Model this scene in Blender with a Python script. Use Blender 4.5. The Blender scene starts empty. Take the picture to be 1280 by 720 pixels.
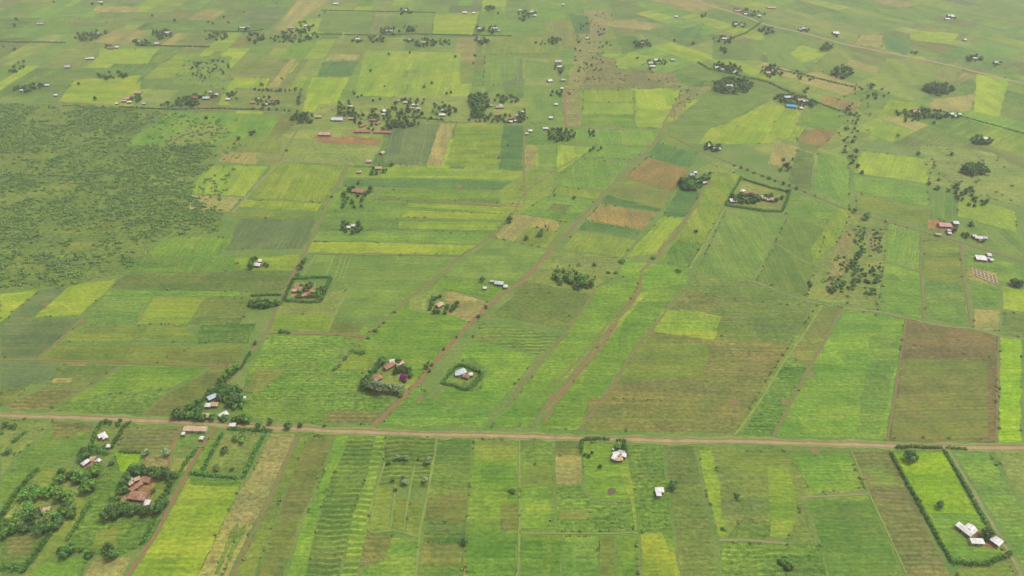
import bpy, math, random
from mathutils import Vector, noise as mnoise
from mathutils.geometry import tessellate_polygon
PI = math.pi
SC = bpy.context.scene
COL = SC.collection
# ---------------------------------------------------------------- camera geometry
TH = math.radians(36.5); FPX = 865.0; H = 400.0
ST, CT = math.sin(TH), math.cos(TH)
def G(x, y, z=0.0):
    """ground point (at height z) seen at photograph position x, y"""
    u = (x-640)/FPX; v = (y-360)/FPX
    t = (H-z)/(ST+v*CT)
    return Vector((u*t, t*(CT-v*ST), z))
def scale_at(y):
    return FPX*(ST+(y-360)/FPX*CT)/H          # px per metre
def to_px(p):
    X, Y, Z = p[0], p[1], p[2]-H
    d = Y*CT-Z*ST; up = Y*ST+Z*CT
    return 640+FPX*X/d, 360-FPX*up/d
# ---------------------------------------------------------------- colours
def lin(c):
    c = c/255.0
    return c/12.92 if c <= 0.04045 else ((c+0.055)/1.055)**2.4
K = 0.52
def alb(rgb, k=K):
    return tuple(min(0.9, lin(c)*k) for c in rgb)

def crop_alb(rgb, k=None):
    a = alb(rgb, k or K)
    return (a[0]*1.04, a[1]*1.01, a[2]*0.80)
# ---------------------------------------------------------------- node helpers
def new_mat(name):
    m = bpy.data.materials.new(name); m.use_nodes = True
    nt = m.node_tree; nt.nodes.clear()
    out = nt.nodes.new('ShaderNodeOutputMaterial'); b = nt.nodes.new('ShaderNodeBsdfPrincipled')
    nt.links.new(b.outputs[0], out.inputs[0])
    b.inputs['Roughness'].default_value = 0.9
    b.inputs['Specular IOR Level'].default_value = 0.15
    return m, nt, b
def N(nt, t, **kw):
    n = nt.nodes.new(t)
    for k, v in kw.items(): setattr(n, k, v)
    return n
def setin(nt, sock, v):
    if hasattr(v, 'is_linked') or isinstance(v, bpy.types.NodeSocket): nt.links.new(v, sock)
    else: sock.default_value = v
def mth(nt, op, a, b=0.0, c=0.0, clamp=False):
    n = N(nt, 'ShaderNodeMath', operation=op, use_clamp=clamp)
    setin(nt, n.inputs[0], a); setin(nt, n.inputs[1], b); setin(nt, n.inputs[2], c)
    return n.outputs[0]
def vmul(nt, a, b):
    n = N(nt, 'ShaderNodeVectorMath', operation='MULTIPLY'); setin(nt, n.inputs[0], a); setin(nt, n.inputs[1], b)
    return n.outputs[0]
def noise(nt, vec, scale, detail=3, rough=0.55):
    n = N(nt, 'ShaderNodeTexNoise'); nt.links.new(vec, n.inputs['Vector'])
    n.inputs['Scale'].default_value = scale; n.inputs['Detail'].default_value = detail; n.inputs['Roughness'].default_value = rough
    return n.outputs['Fac']
def maprange(nt, v, a, b, c=0.0, d=1.0):
    n = N(nt, 'ShaderNodeMapRange'); setin(nt, n.inputs[0], v)
    for i, q in enumerate((a, b, c, d)): setin(nt, n.inputs[i+1], q)
    return n.outputs[0]
def mixc(nt, f, a, b, bt='MIX'):
    n = N(nt, 'ShaderNodeMix', data_type='RGBA', blend_type=bt)
    setin(nt, n.inputs[0], f); setin(nt, n.inputs[6], a); setin(nt, n.inputs[7], b)
    return n.outputs[2]
def rgba(c): return (c[0], c[1], c[2], 1.0)

SOIL = alb((140, 118, 82)); WEED = alb((160, 174, 66))
def crop_material():
    m, nt, b = new_mat('crop')
    def att(nm):
        a = N(nt, 'ShaderNodeAttribute', attribute_type='GEOMETRY', attribute_name=nm); return a
    A = att('colA').outputs['Color']; B = att('colB').outputs['Color']
    par = N(nt, 'ShaderNodeSeparateXYZ'); nt.links.new(att('par').outputs['Vector'], par.inputs[0])   # angle, period, rowamp
    par2 = N(nt, 'ShaderNodeSeparateXYZ'); nt.links.new(att('par2').outputs['Vector'], par2.inputs[0])  # soil, weed, grain
    geo = N(nt, 'ShaderNodeNewGeometry')
    rot = N(nt, 'ShaderNodeVectorRotate', rotation_type='Z_AXIS'); nt.links.new(geo.outputs['Position'], rot.inputs['Vector'])
    nt.links.new(mth(nt, 'MULTIPLY', par.outputs[0], -1.0), rot.inputs['Angle'])
    P = rot.outputs[0]                               # x runs along the rows
    Pw = geo.outputs['Position']
    patch = noise(nt, vmul(nt, P, (0.35, 1.0, 1.0)), 0.022, 4, 0.6)
    f = maprange(nt, patch, 0.36, 0.64)
    c = mixc(nt, f, A, B)
    # tone drift in irregular blotches
    blot = noise(nt, Pw, 0.055, 3, 0.6)
    c = mixc(nt, 1.0, c, mixc(nt, maprange(nt, blot, 0.3, 0.7), (0.80, 0.85, 0.84, 1), (1.20, 1.15, 1.14, 1)), 'MULTIPLY')
    # weeds / yellow grass
    w = noise(nt, vmul(nt, P, (0.25, 1.0, 1.0)), 0.075, 4, 0.65)
    wf = mth(nt, 'MULTIPLY', maprange(nt, w, 0.50, 0.68), par2.outputs[1], clamp=True)
    c = mixc(nt, wf, c, rgba(WEED))
    # bare soil showing
    s = noise(nt, vmul(nt, P, (0.5, 1.0, 1.0)), 0.045, 5, 0.7)
    sf = mth(nt, 'MULTIPLY', maprange(nt, s, 0.50, 0.70), par2.outputs[0], clamp=True)
    c = mixc(nt, sf, c, rgba(SOIL))
    # sowing passes: long thin streaks along the rows
    st = noise(nt, vmul(nt, P, (0.010, 0.33, 1.0)), 1.0, 3, 0.6)
    c = mixc(nt, 1.0, c, mixc(nt, maprange(nt, st, 0.3, 0.7), (0.85, 0.87, 0.86, 1), (1.15, 1.13, 1.12, 1)), 'MULTIPLY')
    # strips sown on different days, with grassy lines between some of them
    sb = N(nt, 'ShaderNodeSeparateXYZ'); nt.links.new(P, sb.inputs[0])
    bw = mth(nt, 'MULTIPLY', noise(nt, Pw, 0.012, 2, 0.5), 30.0)
    by = mth(nt, 'DIVIDE', mth(nt, 'ADD', sb.outputs[1], mth(nt, 'MULTIPLY', bw, 0.25)), 15.0); iy = mth(nt, 'FLOOR', by)
    w1 = N(nt, 'ShaderNodeTexWhiteNoise', noise_dimensions='1D'); nt.links.new(iy, w1.inputs['W'])
    bx = mth(nt, 'DIVIDE', mth(nt, 'ADD', sb.outputs[0], mth(nt, 'MULTIPLY', w1.outputs['Value'], 60.0)), 62.0); ix = mth(nt, 'FLOOR', bx)
    wn = N(nt, 'ShaderNodeTexWhiteNoise', noise_dimensions='2D')
    cb = N(nt, 'ShaderNodeCombineXYZ'); nt.links.new(ix, cb.inputs[0]); nt.links.new(iy, cb.inputs[1]); nt.links.new(cb.outputs[0], wn.inputs['Vector'])
    c = mixc(nt, 1.0, c, mixc(nt, wn.outputs['Value'], (0.86, 0.91, 0.95, 1), (1.16, 1.09, 1.0, 1)), 'MULTIPLY')
    ey = mth(nt, 'GREATER_THAN', mth(nt, 'ABSOLUTE', mth(nt, 'SUBTRACT', mth(nt, 'FRACT', by), 0.5)), 0.472)
    pick = mth(nt, 'GREATER_THAN', w1.outputs['Value'], 0.55)
    c = mixc(nt, mth(nt, 'MULTIPLY', mth(nt, 'MULTIPLY', ey, pick), mth(nt, 'MULTIPLY', maprange(nt, noise(nt, Pw, 0.2, 2, .6), .4, .6), 0.45)), c, rgba(WEED))
    # rows
    sx = N(nt, 'ShaderNodeSeparateXYZ'); nt.links.new(P, sx.inputs[0])
    wob = noise(nt, vmul(nt, P, (0.6, 0.2, 1.0)), 0.12, 2, 0.5)
    ph = mth(nt, 'ADD', mth(nt, 'DIVIDE', sx.outputs[1], par.outputs[1]), mth(nt, 'MULTIPLY', wob, 1.3))
    row = mth(nt, 'SINE', mth(nt, 'MULTIPLY', ph, 2*PI))
    # rows fade in and out over the field
    ra = mth(nt, 'MULTIPLY', par.outputs[2], maprange(nt, noise(nt, Pw, 0.03, 2, 0.5), 0.35, 0.6, 0.35, 1.0))
    rowv = mth(nt, 'MULTIPLY_ADD', mth(nt, 'SUBTRACT', mth(nt, 'MULTIPLY', mth(nt, 'POWER', mth(nt, 'MULTIPLY_ADD', row, 0.5, 0.5), 3.0), 2.4), 0.75), ra, 1.0)
    # plants: fine grain
    g1 = noise(nt, vmul(nt, P, (0.6, 1.0, 1.0)), 0.42, 3, 0.7)
    g2 = noise(nt, Pw, 1.6, 2, 0.6)
    g = mth(nt, 'ADD', mth(nt, 'SUBTRACT', g1, 0.5), mth(nt, 'MULTIPLY', mth(nt, 'SUBTRACT', g2, 0.5), 0.7))
    gv = mth(nt, 'MULTIPLY_ADD', g, mth(nt, 'MULTIPLY', par2.outputs[2], 5.6), 1.0)
    br = mth(nt, 'MAXIMUM', mth(nt, 'MULTIPLY', rowv, gv), 0.25)
    cc = N(nt, 'ShaderNodeCombineXYZ')
    for i in range(3): nt.links.new(br, cc.inputs[i])
    c = mixc(nt, 1.0, c, cc.outputs[0], 'MULTIPLY')
    nt.links.new(c, b.inputs['Base Color'])
    bp = N(nt, 'ShaderNodeBump'); bp.inputs['Strength'].default_value = 0.5; bp.inputs['Distance'].default_value = 0.5
    nt.links.new(gv, bp.inputs['Height']); nt.links.new(bp.outputs[0], b.inputs['Normal'])
    return m
def ground_material():
    m, nt, b = new_mat('grass_ground')
    geo = N(nt, 'ShaderNodeNewGeometry'); P = geo.outputs['Position']
    c = mixc(nt, maprange(nt, noise(nt, P, 0.03, 5, 0.65), 0.35, 0.65), rgba(alb((98, 134, 58))), rgba(alb((130, 146, 74))))
    c = mixc(nt, maprange(nt, noise(nt, P, 0.11, 4, 0.7), 0.58, 0.72), c, rgba(alb((140, 122, 84))))
    c = mixc(nt, maprange(nt, noise(nt, P, 0.6, 3, 0.7), 0.5, 0.75, 0, 0.5), c, rgba(alb((78, 108, 50))))
    c = mixc(nt, 1.0, c, mixc(nt, maprange(nt, noise(nt, P, 0.4, 3, 0.75), .3, .7), (.7, .72, .7, 1), (1.28, 1.26, 1.22, 1)), 'MULTIPLY')
    nt.links.new(c, b.inputs['Base Color'])
    return m
def dirt_material(name, ca, cb, green=0.25):
    m, nt, b = new_mat(name)
    geo = N(nt, 'ShaderNodeNewGeometry'); P = geo.outputs['Position']
    c = mixc(nt, maprange(nt, noise(nt, P, 0.10, 4, 0.6), 0.35, 0.65), rgba(alb(ca)), rgba(alb(cb)))
    c = mixc(nt, maprange(nt, noise(nt, P, 0.3, 4, 0.7), 0.60-green*0.25, 0.80-green*0.25), c, rgba(alb((112, 132, 66))))
    c = mixc(nt, maprange(nt, noise(nt, P, 1.1, 2, 0.6), 0.3, 0.7, 0, 0.4), c, rgba(alb([q*0.78 for q in ca])))
    nt.links.new(c, b.inputs['Base Color'])
    return m
LK = 1.35
def see_through(nt, b, col):
    """leaves let some of the light through"""
    t = N(nt, 'ShaderNodeBsdfTranslucent'); nt.links.new(col, t.inputs[0]); x = N(nt, 'ShaderNodeMixShader'); x.inputs[0].default_value = 0.35
    out = [n for n in nt.nodes if n.type == 'OUTPUT_MATERIAL'][0]
    nt.links.new(b.outputs[0], x.inputs[1]); nt.links.new(t.outputs[0], x.inputs[2]); nt.links.new(x.outputs[0], out.inputs[0])
def leaf_material(name, dark, light, trans=0.25):
    m, nt, b = new_mat(name)
    geo = N(nt, 'ShaderNodeNewGeometry'); oi = N(nt, 'ShaderNodeObjectInfo')
    c = mixc(nt, geo.outputs['Random Per Island'], rgba(alb(dark, LK)), rgba(alb(light, LK)))
    hs = N(nt, 'ShaderNodeHueSaturation')
    nt.links.new(maprange(nt, oi.outputs['Random'], 0, 1, 0.485, 0.515), hs.inputs['Hue'])
    nt.links.new(maprange(nt, oi.outputs['Random'], 0, 1, 0.75, 1.3), hs.inputs['Value'])
    nt.links.new(c, hs.inputs['Color'])
    nt.links.new(hs.outputs[0], b.inputs['Base Color'])
    b.inputs['Roughness'].default_value = 0.8
    see_through(nt, b, hs.outputs[0])
    return m
def bush_material():
    """undergrowth: tone varies from bush to bush over the land"""
    m, nt, b = new_mat('scrub_leaves')
    geo = N(nt, 'ShaderNodeNewGeometry')
    c = mixc(nt, geo.outputs['Random Per Island'], rgba(alb((72, 98, 52), LK)), rgba(alb((118, 144, 68), LK)))
    c = mixc(nt, maprange(nt, noise(nt, geo.outputs['Position'], 0.02, 3, 0.6), 0.4, 0.65, 0, 0.6), c, rgba(alb((84, 112, 70), LK)))
    nt.links.new(c, b.inputs['Base Color']); see_through(nt, b, c)
    return m
def roof_material(name, base, rust, amt):
    m, nt, b = new_mat(name)
    tc = N(nt, 'ShaderNodeTexCoord'); oi = N(nt, 'ShaderNodeObjectInfo'); O = tc.outputs['Object']
    geo = N(nt, 'ShaderNodeNewGeometry')
    w = N(nt, 'ShaderNodeTexWave'); w.bands_direction = 'X'; w.inputs['Scale'].default_value = 1.2; nt.links.new(O, w.inputs[0])
    n1 = noise(nt, geo.outputs['Position'], 0.45, 5, 0.7)
    f = maprange(nt, n1, 0.62-amt*0.3, 0.72-amt*0.2)
    c = mixc(nt, f, base+(1,), rust+(1,))
    # separate sheets of metal: each strip a little lighter or darker
    s = N(nt, 'ShaderNodeSeparateXYZ'); nt.links.new(O, s.inputs[0])
    wn = N(nt, 'ShaderNodeTexWhiteNoise', noise_dimensions='1D'); nt.links.new(mth(nt, 'FLOOR', mth(nt, 'MULTIPLY', s.outputs[0], 1.1)), wn.inputs['W'])
    c = mixc(nt, 1.0, c, mixc(nt, wn.outputs['Value'], (0.82, 0.82, 0.82, 1), (1.08, 1.08, 1.08, 1)), 'MULTIPLY')
    nt.links.new(c, b.inputs['Base Color'])
    # dust and grime streaks
    nt.links.new(mixc(nt, maprange(nt, noise(nt, geo.outputs['Position'], 0.8, 4, 0.7), .35, .7), c, mixc(nt, 1.0, c, (0.66, 0.62, 0.58, 1), 'MULTIPLY')), b.inputs['Base Color'])
    b.inputs['Roughness'].default_value = 0.55
    bp = N(nt, 'ShaderNodeBump'); bp.inputs['Strength'].default_value = 0.4; bp.inputs['Distance'].default_value = 0.05
    nt.links.new(w.outputs['Fac'], bp.inputs['Height']); nt.links.new(bp.outputs[0], b.inputs['Normal'])
    return m
def plain_material(name, c, c2=None):
    m, nt, b = new_mat(name)
    geo = N(nt, 'ShaderNodeNewGeometry')
    cc = mixc(nt, noise(nt, geo.outputs['Position'], 0.9, 4, 0.7), tuple(c)+(1,), tuple(c2 or [q*0.6 for q in c])+(1,))
    nt.links.new(cc, b.inputs['Base Color'])
    return m
M = {}
M['crop'] = crop_material(); M['ground'] = ground_material()
M['road'] = dirt_material('road_dirt', (190, 168, 126), (170, 148, 106), 0.05)
M['red'] = dirt_material('red_dirt', (166, 126, 90), (146, 122, 80), 0.5)
M['track'] = dirt_material('track_dirt', (150, 128, 88), (134, 130, 80), 0.5)
M['pale'] = dirt_material('pale_track', (165, 158, 110), (140, 150, 88), 0.45)
M['grassy'] = dirt_material('grassy_line', (150, 168, 84), (128, 150, 68), 0.3)
M['yard'] = dirt_material('yard_dirt', (158, 118, 92), (140, 118, 86), 0.3)
M['water'] = plain_material('pond_mud', (0.10, 0.085, 0.045), (0.07, 0.055, 0.03))
M['leaf_dark'] = leaf_material('leaf_dark', (44, 70, 38), (92, 122, 60))
M['leaf_mid'] = leaf_material('leaf_mid', (56, 86, 38), (108, 142, 58))
M['leaf_olive'] = leaf_material('leaf_olive', (74, 96, 48), (126, 146, 74))
M['leaf_silver'] = leaf_material('leaf_silver', (88, 108, 72), (136, 152, 108))
M['leaf_magenta'] = leaf_material('leaf_magenta', (84, 26, 76), (130, 44, 110))
M['leaf_hedge'] = leaf_material('leaf_hedge', (50, 80, 38), (92, 126, 54))
M['scrub'] = bush_material()
M['bark'] = plain_material('bark', (0.10, 0.075, 0.05))
M['wall'] = plain_material('mud_wall', (0.28, 0.19, 0.13), (0.2, 0.13, 0.09))
M['wall_pale'] = plain_material('pale_wall', (0.42, 0.38, 0.32), (0.3, 0.26, 0.22))
M['door'] = plain_material('door_paint', (0.08, 0.06, 0.05)); M['glass'] = plain_material('dark_window', (0.03, 0.035, 0.04))
M['stone'] = plain_material('foundation_stone', (0.34, 0.28, 0.19), (0.24, 0.18, 0.12))
RUST = (0.22, 0.10, 0.06)
M['white'] = roof_material('roof_white', (0.55, 0.54, 0.52), (0.42, 0.38, 0.34), 0.2)
M['grey'] = roof_material('roof_grey', (0.36, 0.37, 0.38), (0.28, 0.22, 0.18), 0.3)
M['pale blue'] = roof_material('roof_pale_blue', (0.38, 0.46, 0.49), (0.40, 0.44, 0.44), 0.2)
M['blue'] = roof_material('roof_blue', (0.05, 0.27, 0.52), (0.08, 0.25, 0.42), 0.2)
M['tan'] = roof_material('roof_tan', (0.44, 0.33, 0.21), (0.30, 0.19, 0.11), 0.4)
M['rusty brown'] = roof_material('roof_rust', (0.25, 0.125, 0.075), (0.40, 0.27, 0.19), 0.35)
M['pink'] = roof_material('roof_pink', (0.42, 0.24, 0.21), (0.42, 0.26, 0.2), 0.3)
M['red roof'] = roof_material('roof_red', (0.32, 0.14, 0.10), (0.28, 0.10, 0.07), 0.3)
# ---------------------------------------------------------------- mesh helpers
def link(name, verts, faces, mat, parent=None, kind=None, smooth=False):
    me = bpy.data.meshes.new(name); me.from_pydata(verts, [], faces)
    for q in (mat if isinstance(mat, (list, tuple)) else [mat]): me.materials.append(q)
    o = bpy.data.objects.new(name, me); COL.objects.link(o)
    if parent is not None: o.parent = parent
    if kind: o['kind'] = kind
    return o
def tag(o, label, cat, group=None, kind=None):
    if label: o['label'] = label
    if cat: o['category'] = cat
    if group: o['group'] = group
    if kind: o['kind'] = kind
    return o
def set_crop(me, fA, fB, fpar, fpar2):
    """fX: one vector per vertex"""
    for nm, dat in (('colA', fA), ('colB', fB), ('par', fpar), ('par2', fpar2)):
        a = me.attributes.new(nm, 'FLOAT_VECTOR', 'POINT')
        flat = [x for v in dat for x in v]; a.data.foreach_set('vector', flat)
def soften(c, f=0.16): return tuple(a*(1-f)+b*f for a, b in zip(c, (118, 142, 66)))
# crop kinds: A, B, row period m, row strength, soil, weed, grain
CROPS = {
 'bright': ((96, 142, 50), (116, 152, 56), 3.0, .07, .12, .35, .30),
 'green':  ((94, 136, 56), (112, 148, 62), 3.0, .08, .22, .30, .32),
 'mid':    ((88, 126, 58), (104, 136, 64), 3.2, .08, .25, .22, .34),
 'maize':  ((84, 122, 50), (104, 140, 58), 3.2, .13, .18, .15, .50),
 'ridge':  ((86, 120, 52), (102, 130, 62), 4.1, .30, .25, .10, .34),
 'ridgel': ((98, 134, 50), (118, 148, 60), 4.1, .30, .15, .35, .30),
 'dark':   ((96, 120, 60), (108, 128, 66), 3.0, .08, .28, .12, .34),
 'grey':   ((112, 126, 72), (122, 130, 76), 3.2, .05, .15, .05, .22),
 'greyg':  ((102, 134, 62), (112, 138, 68), 3.2, .05, .12, .08, .22),
 'yell':   ((120, 154, 50), (142, 162, 60), 3.0, .06, .12, .40, .26),
 'lime':   ((118, 170, 24), (150, 184, 34), 3.0, .04, .04, .35, .30),
 'ylime':  ((130, 162, 46), (154, 170, 54), 3.0, .05, .08, .35, .28),
 'olive':  ((112, 134, 58), (124, 144, 64), 3.0, .05, .22, .25, .26),
 'brol':   ((118, 122, 68), (108, 126, 62), 3.4, .07, .36, .10, .26),
 'past':   ((116, 138, 70), (134, 148, 82), 3.0, .00, .30, .35, .34),
 'tan':    ((164, 152, 102), (148, 144, 90), 3.0, .06, .25, .30, .34),
 'straw':  ((172, 162, 112), (156, 152, 98), 3.0, .03, .15, .45, .40),
 'brown':  ((154, 124, 84), (138, 122, 76), 3.0, .07, .45, .06, .30),
 'brow':   ((104, 116, 66), (122, 118, 76), 3.6, .14, .40, .06, .34),
 'heath':  ((140, 130, 94), (128, 134, 82), 3.0, .00, .45, .20, .50),
 'scrubg': ((104, 132, 62), (120, 144, 70), 3.0, .00, .25, .25, .50),
 'rbrol':  ((126, 118, 74), (112, 122, 66), 3.4, .06, .28, .10, .36),
 'deep':   ((70, 112, 60), (86, 124, 66), 3.2, .07, .10, .06, .30),
 'slate':  ((94, 116, 78), (104, 124, 82), 3.2, .05, .12, .04, .22),
 'brol2':  ((128, 112, 80), (120, 114, 72), 3.2, .08, .40, .06, .34),
 'red':    ((164, 118, 86), (150, 116, 86), 3.0, .00, .60, .10, .40),
}
CROPS = {k: (soften(v[0]), soften(v[1]))+v[2:] for k, v in CROPS.items()}
def jag(pts, step, amp, rng):
    out = []
    n = len(pts)
    for i in range(n):
        a, b = pts[i], pts[(i+1) % n]
        L = (b-a).length; k = max(1, int(L/step)); k = min(k, 60)
        d = (b-a)/max(L, 1e-6); nn = Vector((-d.y, d.x, 0))
        for j in range(k):
            p = a+(b-a)*(j/k)
            wob = mnoise.noise(Vector((p.x*.05, p.y*.05, i*3.1)))*amp*3.0*min(1, j, k-j)
            out.append(p + nn*((rng.uniform(-amp, amp)*.8+wob) if j else 0))
    return out
def inset(pts, w):
    c = sum(pts, Vector((0, 0, 0)))/len(pts)
    n = len(pts)
    area = sum(pts[i].x*pts[(i+1) % n].y-pts[(i+1) % n].x*pts[i].y for i in range(n))
    s = 1 if area > 0 else -1
    out = []
    for i in range(n):
        p0, p, p1 = pts[i-1], pts[i], pts[(i+1) % n]
        d0 = (p-p0).normalized(); d1 = (p1-p).normalized()
        n0 = Vector((-d0.y, d0.x, 0))*s; n1 = Vector((-d1.y, d1.x, 0))*s
        m = n0+n1
        if m.length < 0.3: m = n0
        m.normalize(); k = w/max(0.5, m.dot(n0))
        out.append(p+m*k)
    return out
def inside(x, y, poly):
    r = False; n = len(poly)
    for i in range(n):
        a, b = poly[i], poly[i-1]
        if (a.y > y) != (b.y > y) and x < (b.x-a.x)*(y-a.y)/(b.y-a.y)+a.x: r = not r
    return r
def segx(a, b, c, d):
    def o(p, q, r): return (q.x-p.x)*(r.y-p.y)-(q.y-p.y)*(r.x-p.x)
    return o(a, b, c)*o(a, b, d) < 0 and o(c, d, a)*o(c, d, b) < 0
def overlap(P, Q):
    if max(p.x for p in P) < min(q.x for q in Q) or max(q.x for q in Q) < min(p.x for p in P): return False
    if max(p.y for p in P) < min(q.y for q in Q) or max(q.y for q in Q) < min(p.y for p in P): return False
    if any(inside(p.x, p.y, Q) for p in P) or any(inside(q.x, q.y, P) for q in Q): return True
    n, m = len(P), len(Q)
    return any(segx(P[i-1], P[i], Q[j-1], Q[j]) for i in range(n) for j in range(m))
PLOTS = []   # (corner polygon, z)
Z0, DZ = 0.06, 0.02
def ground_z(x, y):
    z = 0.0
    for P, pz in PLOTS:
        if pz > z and inside(x, y, P): z = pz
    return z
def field(kind, pts, ang=0.0, rng=random):
    base = [G(*p) for p in pts]
    dist = sum(p.length for p in base)/len(base)
    P = inset(base, 0.45 + dist*0.0004)
    lv = 0
    for Q, qz in PLOTS:
        if qz >= Z0+DZ*lv-1e-6 and overlap(P, Q): lv = round((qz-Z0)/DZ)+1
    z = Z0+DZ*lv
    PLOTS.append((P, z))
    ext = max(max(p.x for p in P)-min(p.x for p in P), max(p.y for p in P)-min(p.y for p in P))
    e = jag(P, 3.5, min(ext*.012+.05, 0.35+dist*0.0004) if kind not in ('heath', 'scrubg', 'past', 'red') else min(1.6, ext*.014), rng)
    n = len(e)
    top = [Vector((p.x, p.y, z)) for p in e]; bot = [Vector((p.x, p.y, -0.2)) for p in e]
    tris = tessellate_polygon([top])
    area = sum(e[i].x*e[(i+1) % n].y-e[(i+1) % n].x*e[i].y for i in range(n))
    faces = []
    for t in tris:
        a, b, c = (top[k] for k in t)
        up = (b-a).cross(c-a).z
        faces.append(tuple(t) if up > 0 else tuple(reversed(t)))
    for i in range(n):
        j = (i+1) % n
        faces.append((i, n+i, n+j, j) if area < 0 else (j, n+j, n+i, i))
    name = 'field' if kind not in ('heath', 'scrubg') else 'rough_ground'
    o = link(name, [tuple(v) for v in top+bot], faces, M['crop'], kind='structure')
    cr = CROPS[kind]
    v = rng.uniform(0.94, 1.06)
    A = crop_alb([c*v for c in cr[0]]); B = crop_alb([c*v for c in cr[1]])
    m = 2*n
    set_crop(o.data, [A]*m, [B]*m, [(math.radians(ang)+rng.uniform(-.03, .03), cr[2]*rng.uniform(.85, 1.15), cr[3])]*m,
             [(cr[4], cr[5], cr[6])]*m)
    return o
def ribbon(name, pts, w, mat, z=0.0, jit=0.32, seed=1):
    rng = random.Random(seed+int(pts[0][0]*7+pts[0][1]))
    g = [G(*p) for p in pts]
    # smooth, dense centre line
    line = []
    for i in range(len(g)-1):
        p0 = g[max(i-1, 0)]; p1 = g[i]; p2 = g[i+1]; p3 = g[min(i+2, len(g)-1)]
        L = (p2-p1).length; k = max(2, int(L/5))
        for j in range(k):
            t = j/k
            line.append(0.5*((2*p1)+(p2-p0)*t+(2*p0-5*p1+4*p2-p3)*t*t+(3*p1-3*p2+p3-p0)*t*t*t))
    line.append(g[-1])
    V = []; F = []
    n = len(line); off = 0
    for i, p in enumerate(line):
        d = (line[min(i+1, n-1)]-line[max(i-1, 0)]); d.z = 0; d.normalize()
        nn = Vector((-d.y, d.x, 0))
        off = off*0.8+rng.uniform(-jit, jit)*w*0.3
        a = p+nn*(w/2*(1+rng.uniform(-jit, jit))+off); c = p-nn*(w/2*(1+rng.uniform(-jit, jit))-off)
        for q, zz in ((a, z), (c, z), (a+nn*0.25, -0.1), (c-nn*0.25, -0.1)): V.append((q.x, q.y, zz))
    for i in range(n-1):
        a = 4*i; b = a+4
        F += [(a, a+1, b+1, b), (a+2, a, b, b+2), (a+1, a+3, b+3, b+1)]
    o = link(name, V, F, mat, kind='structure')
    # faces up
    return o
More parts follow.
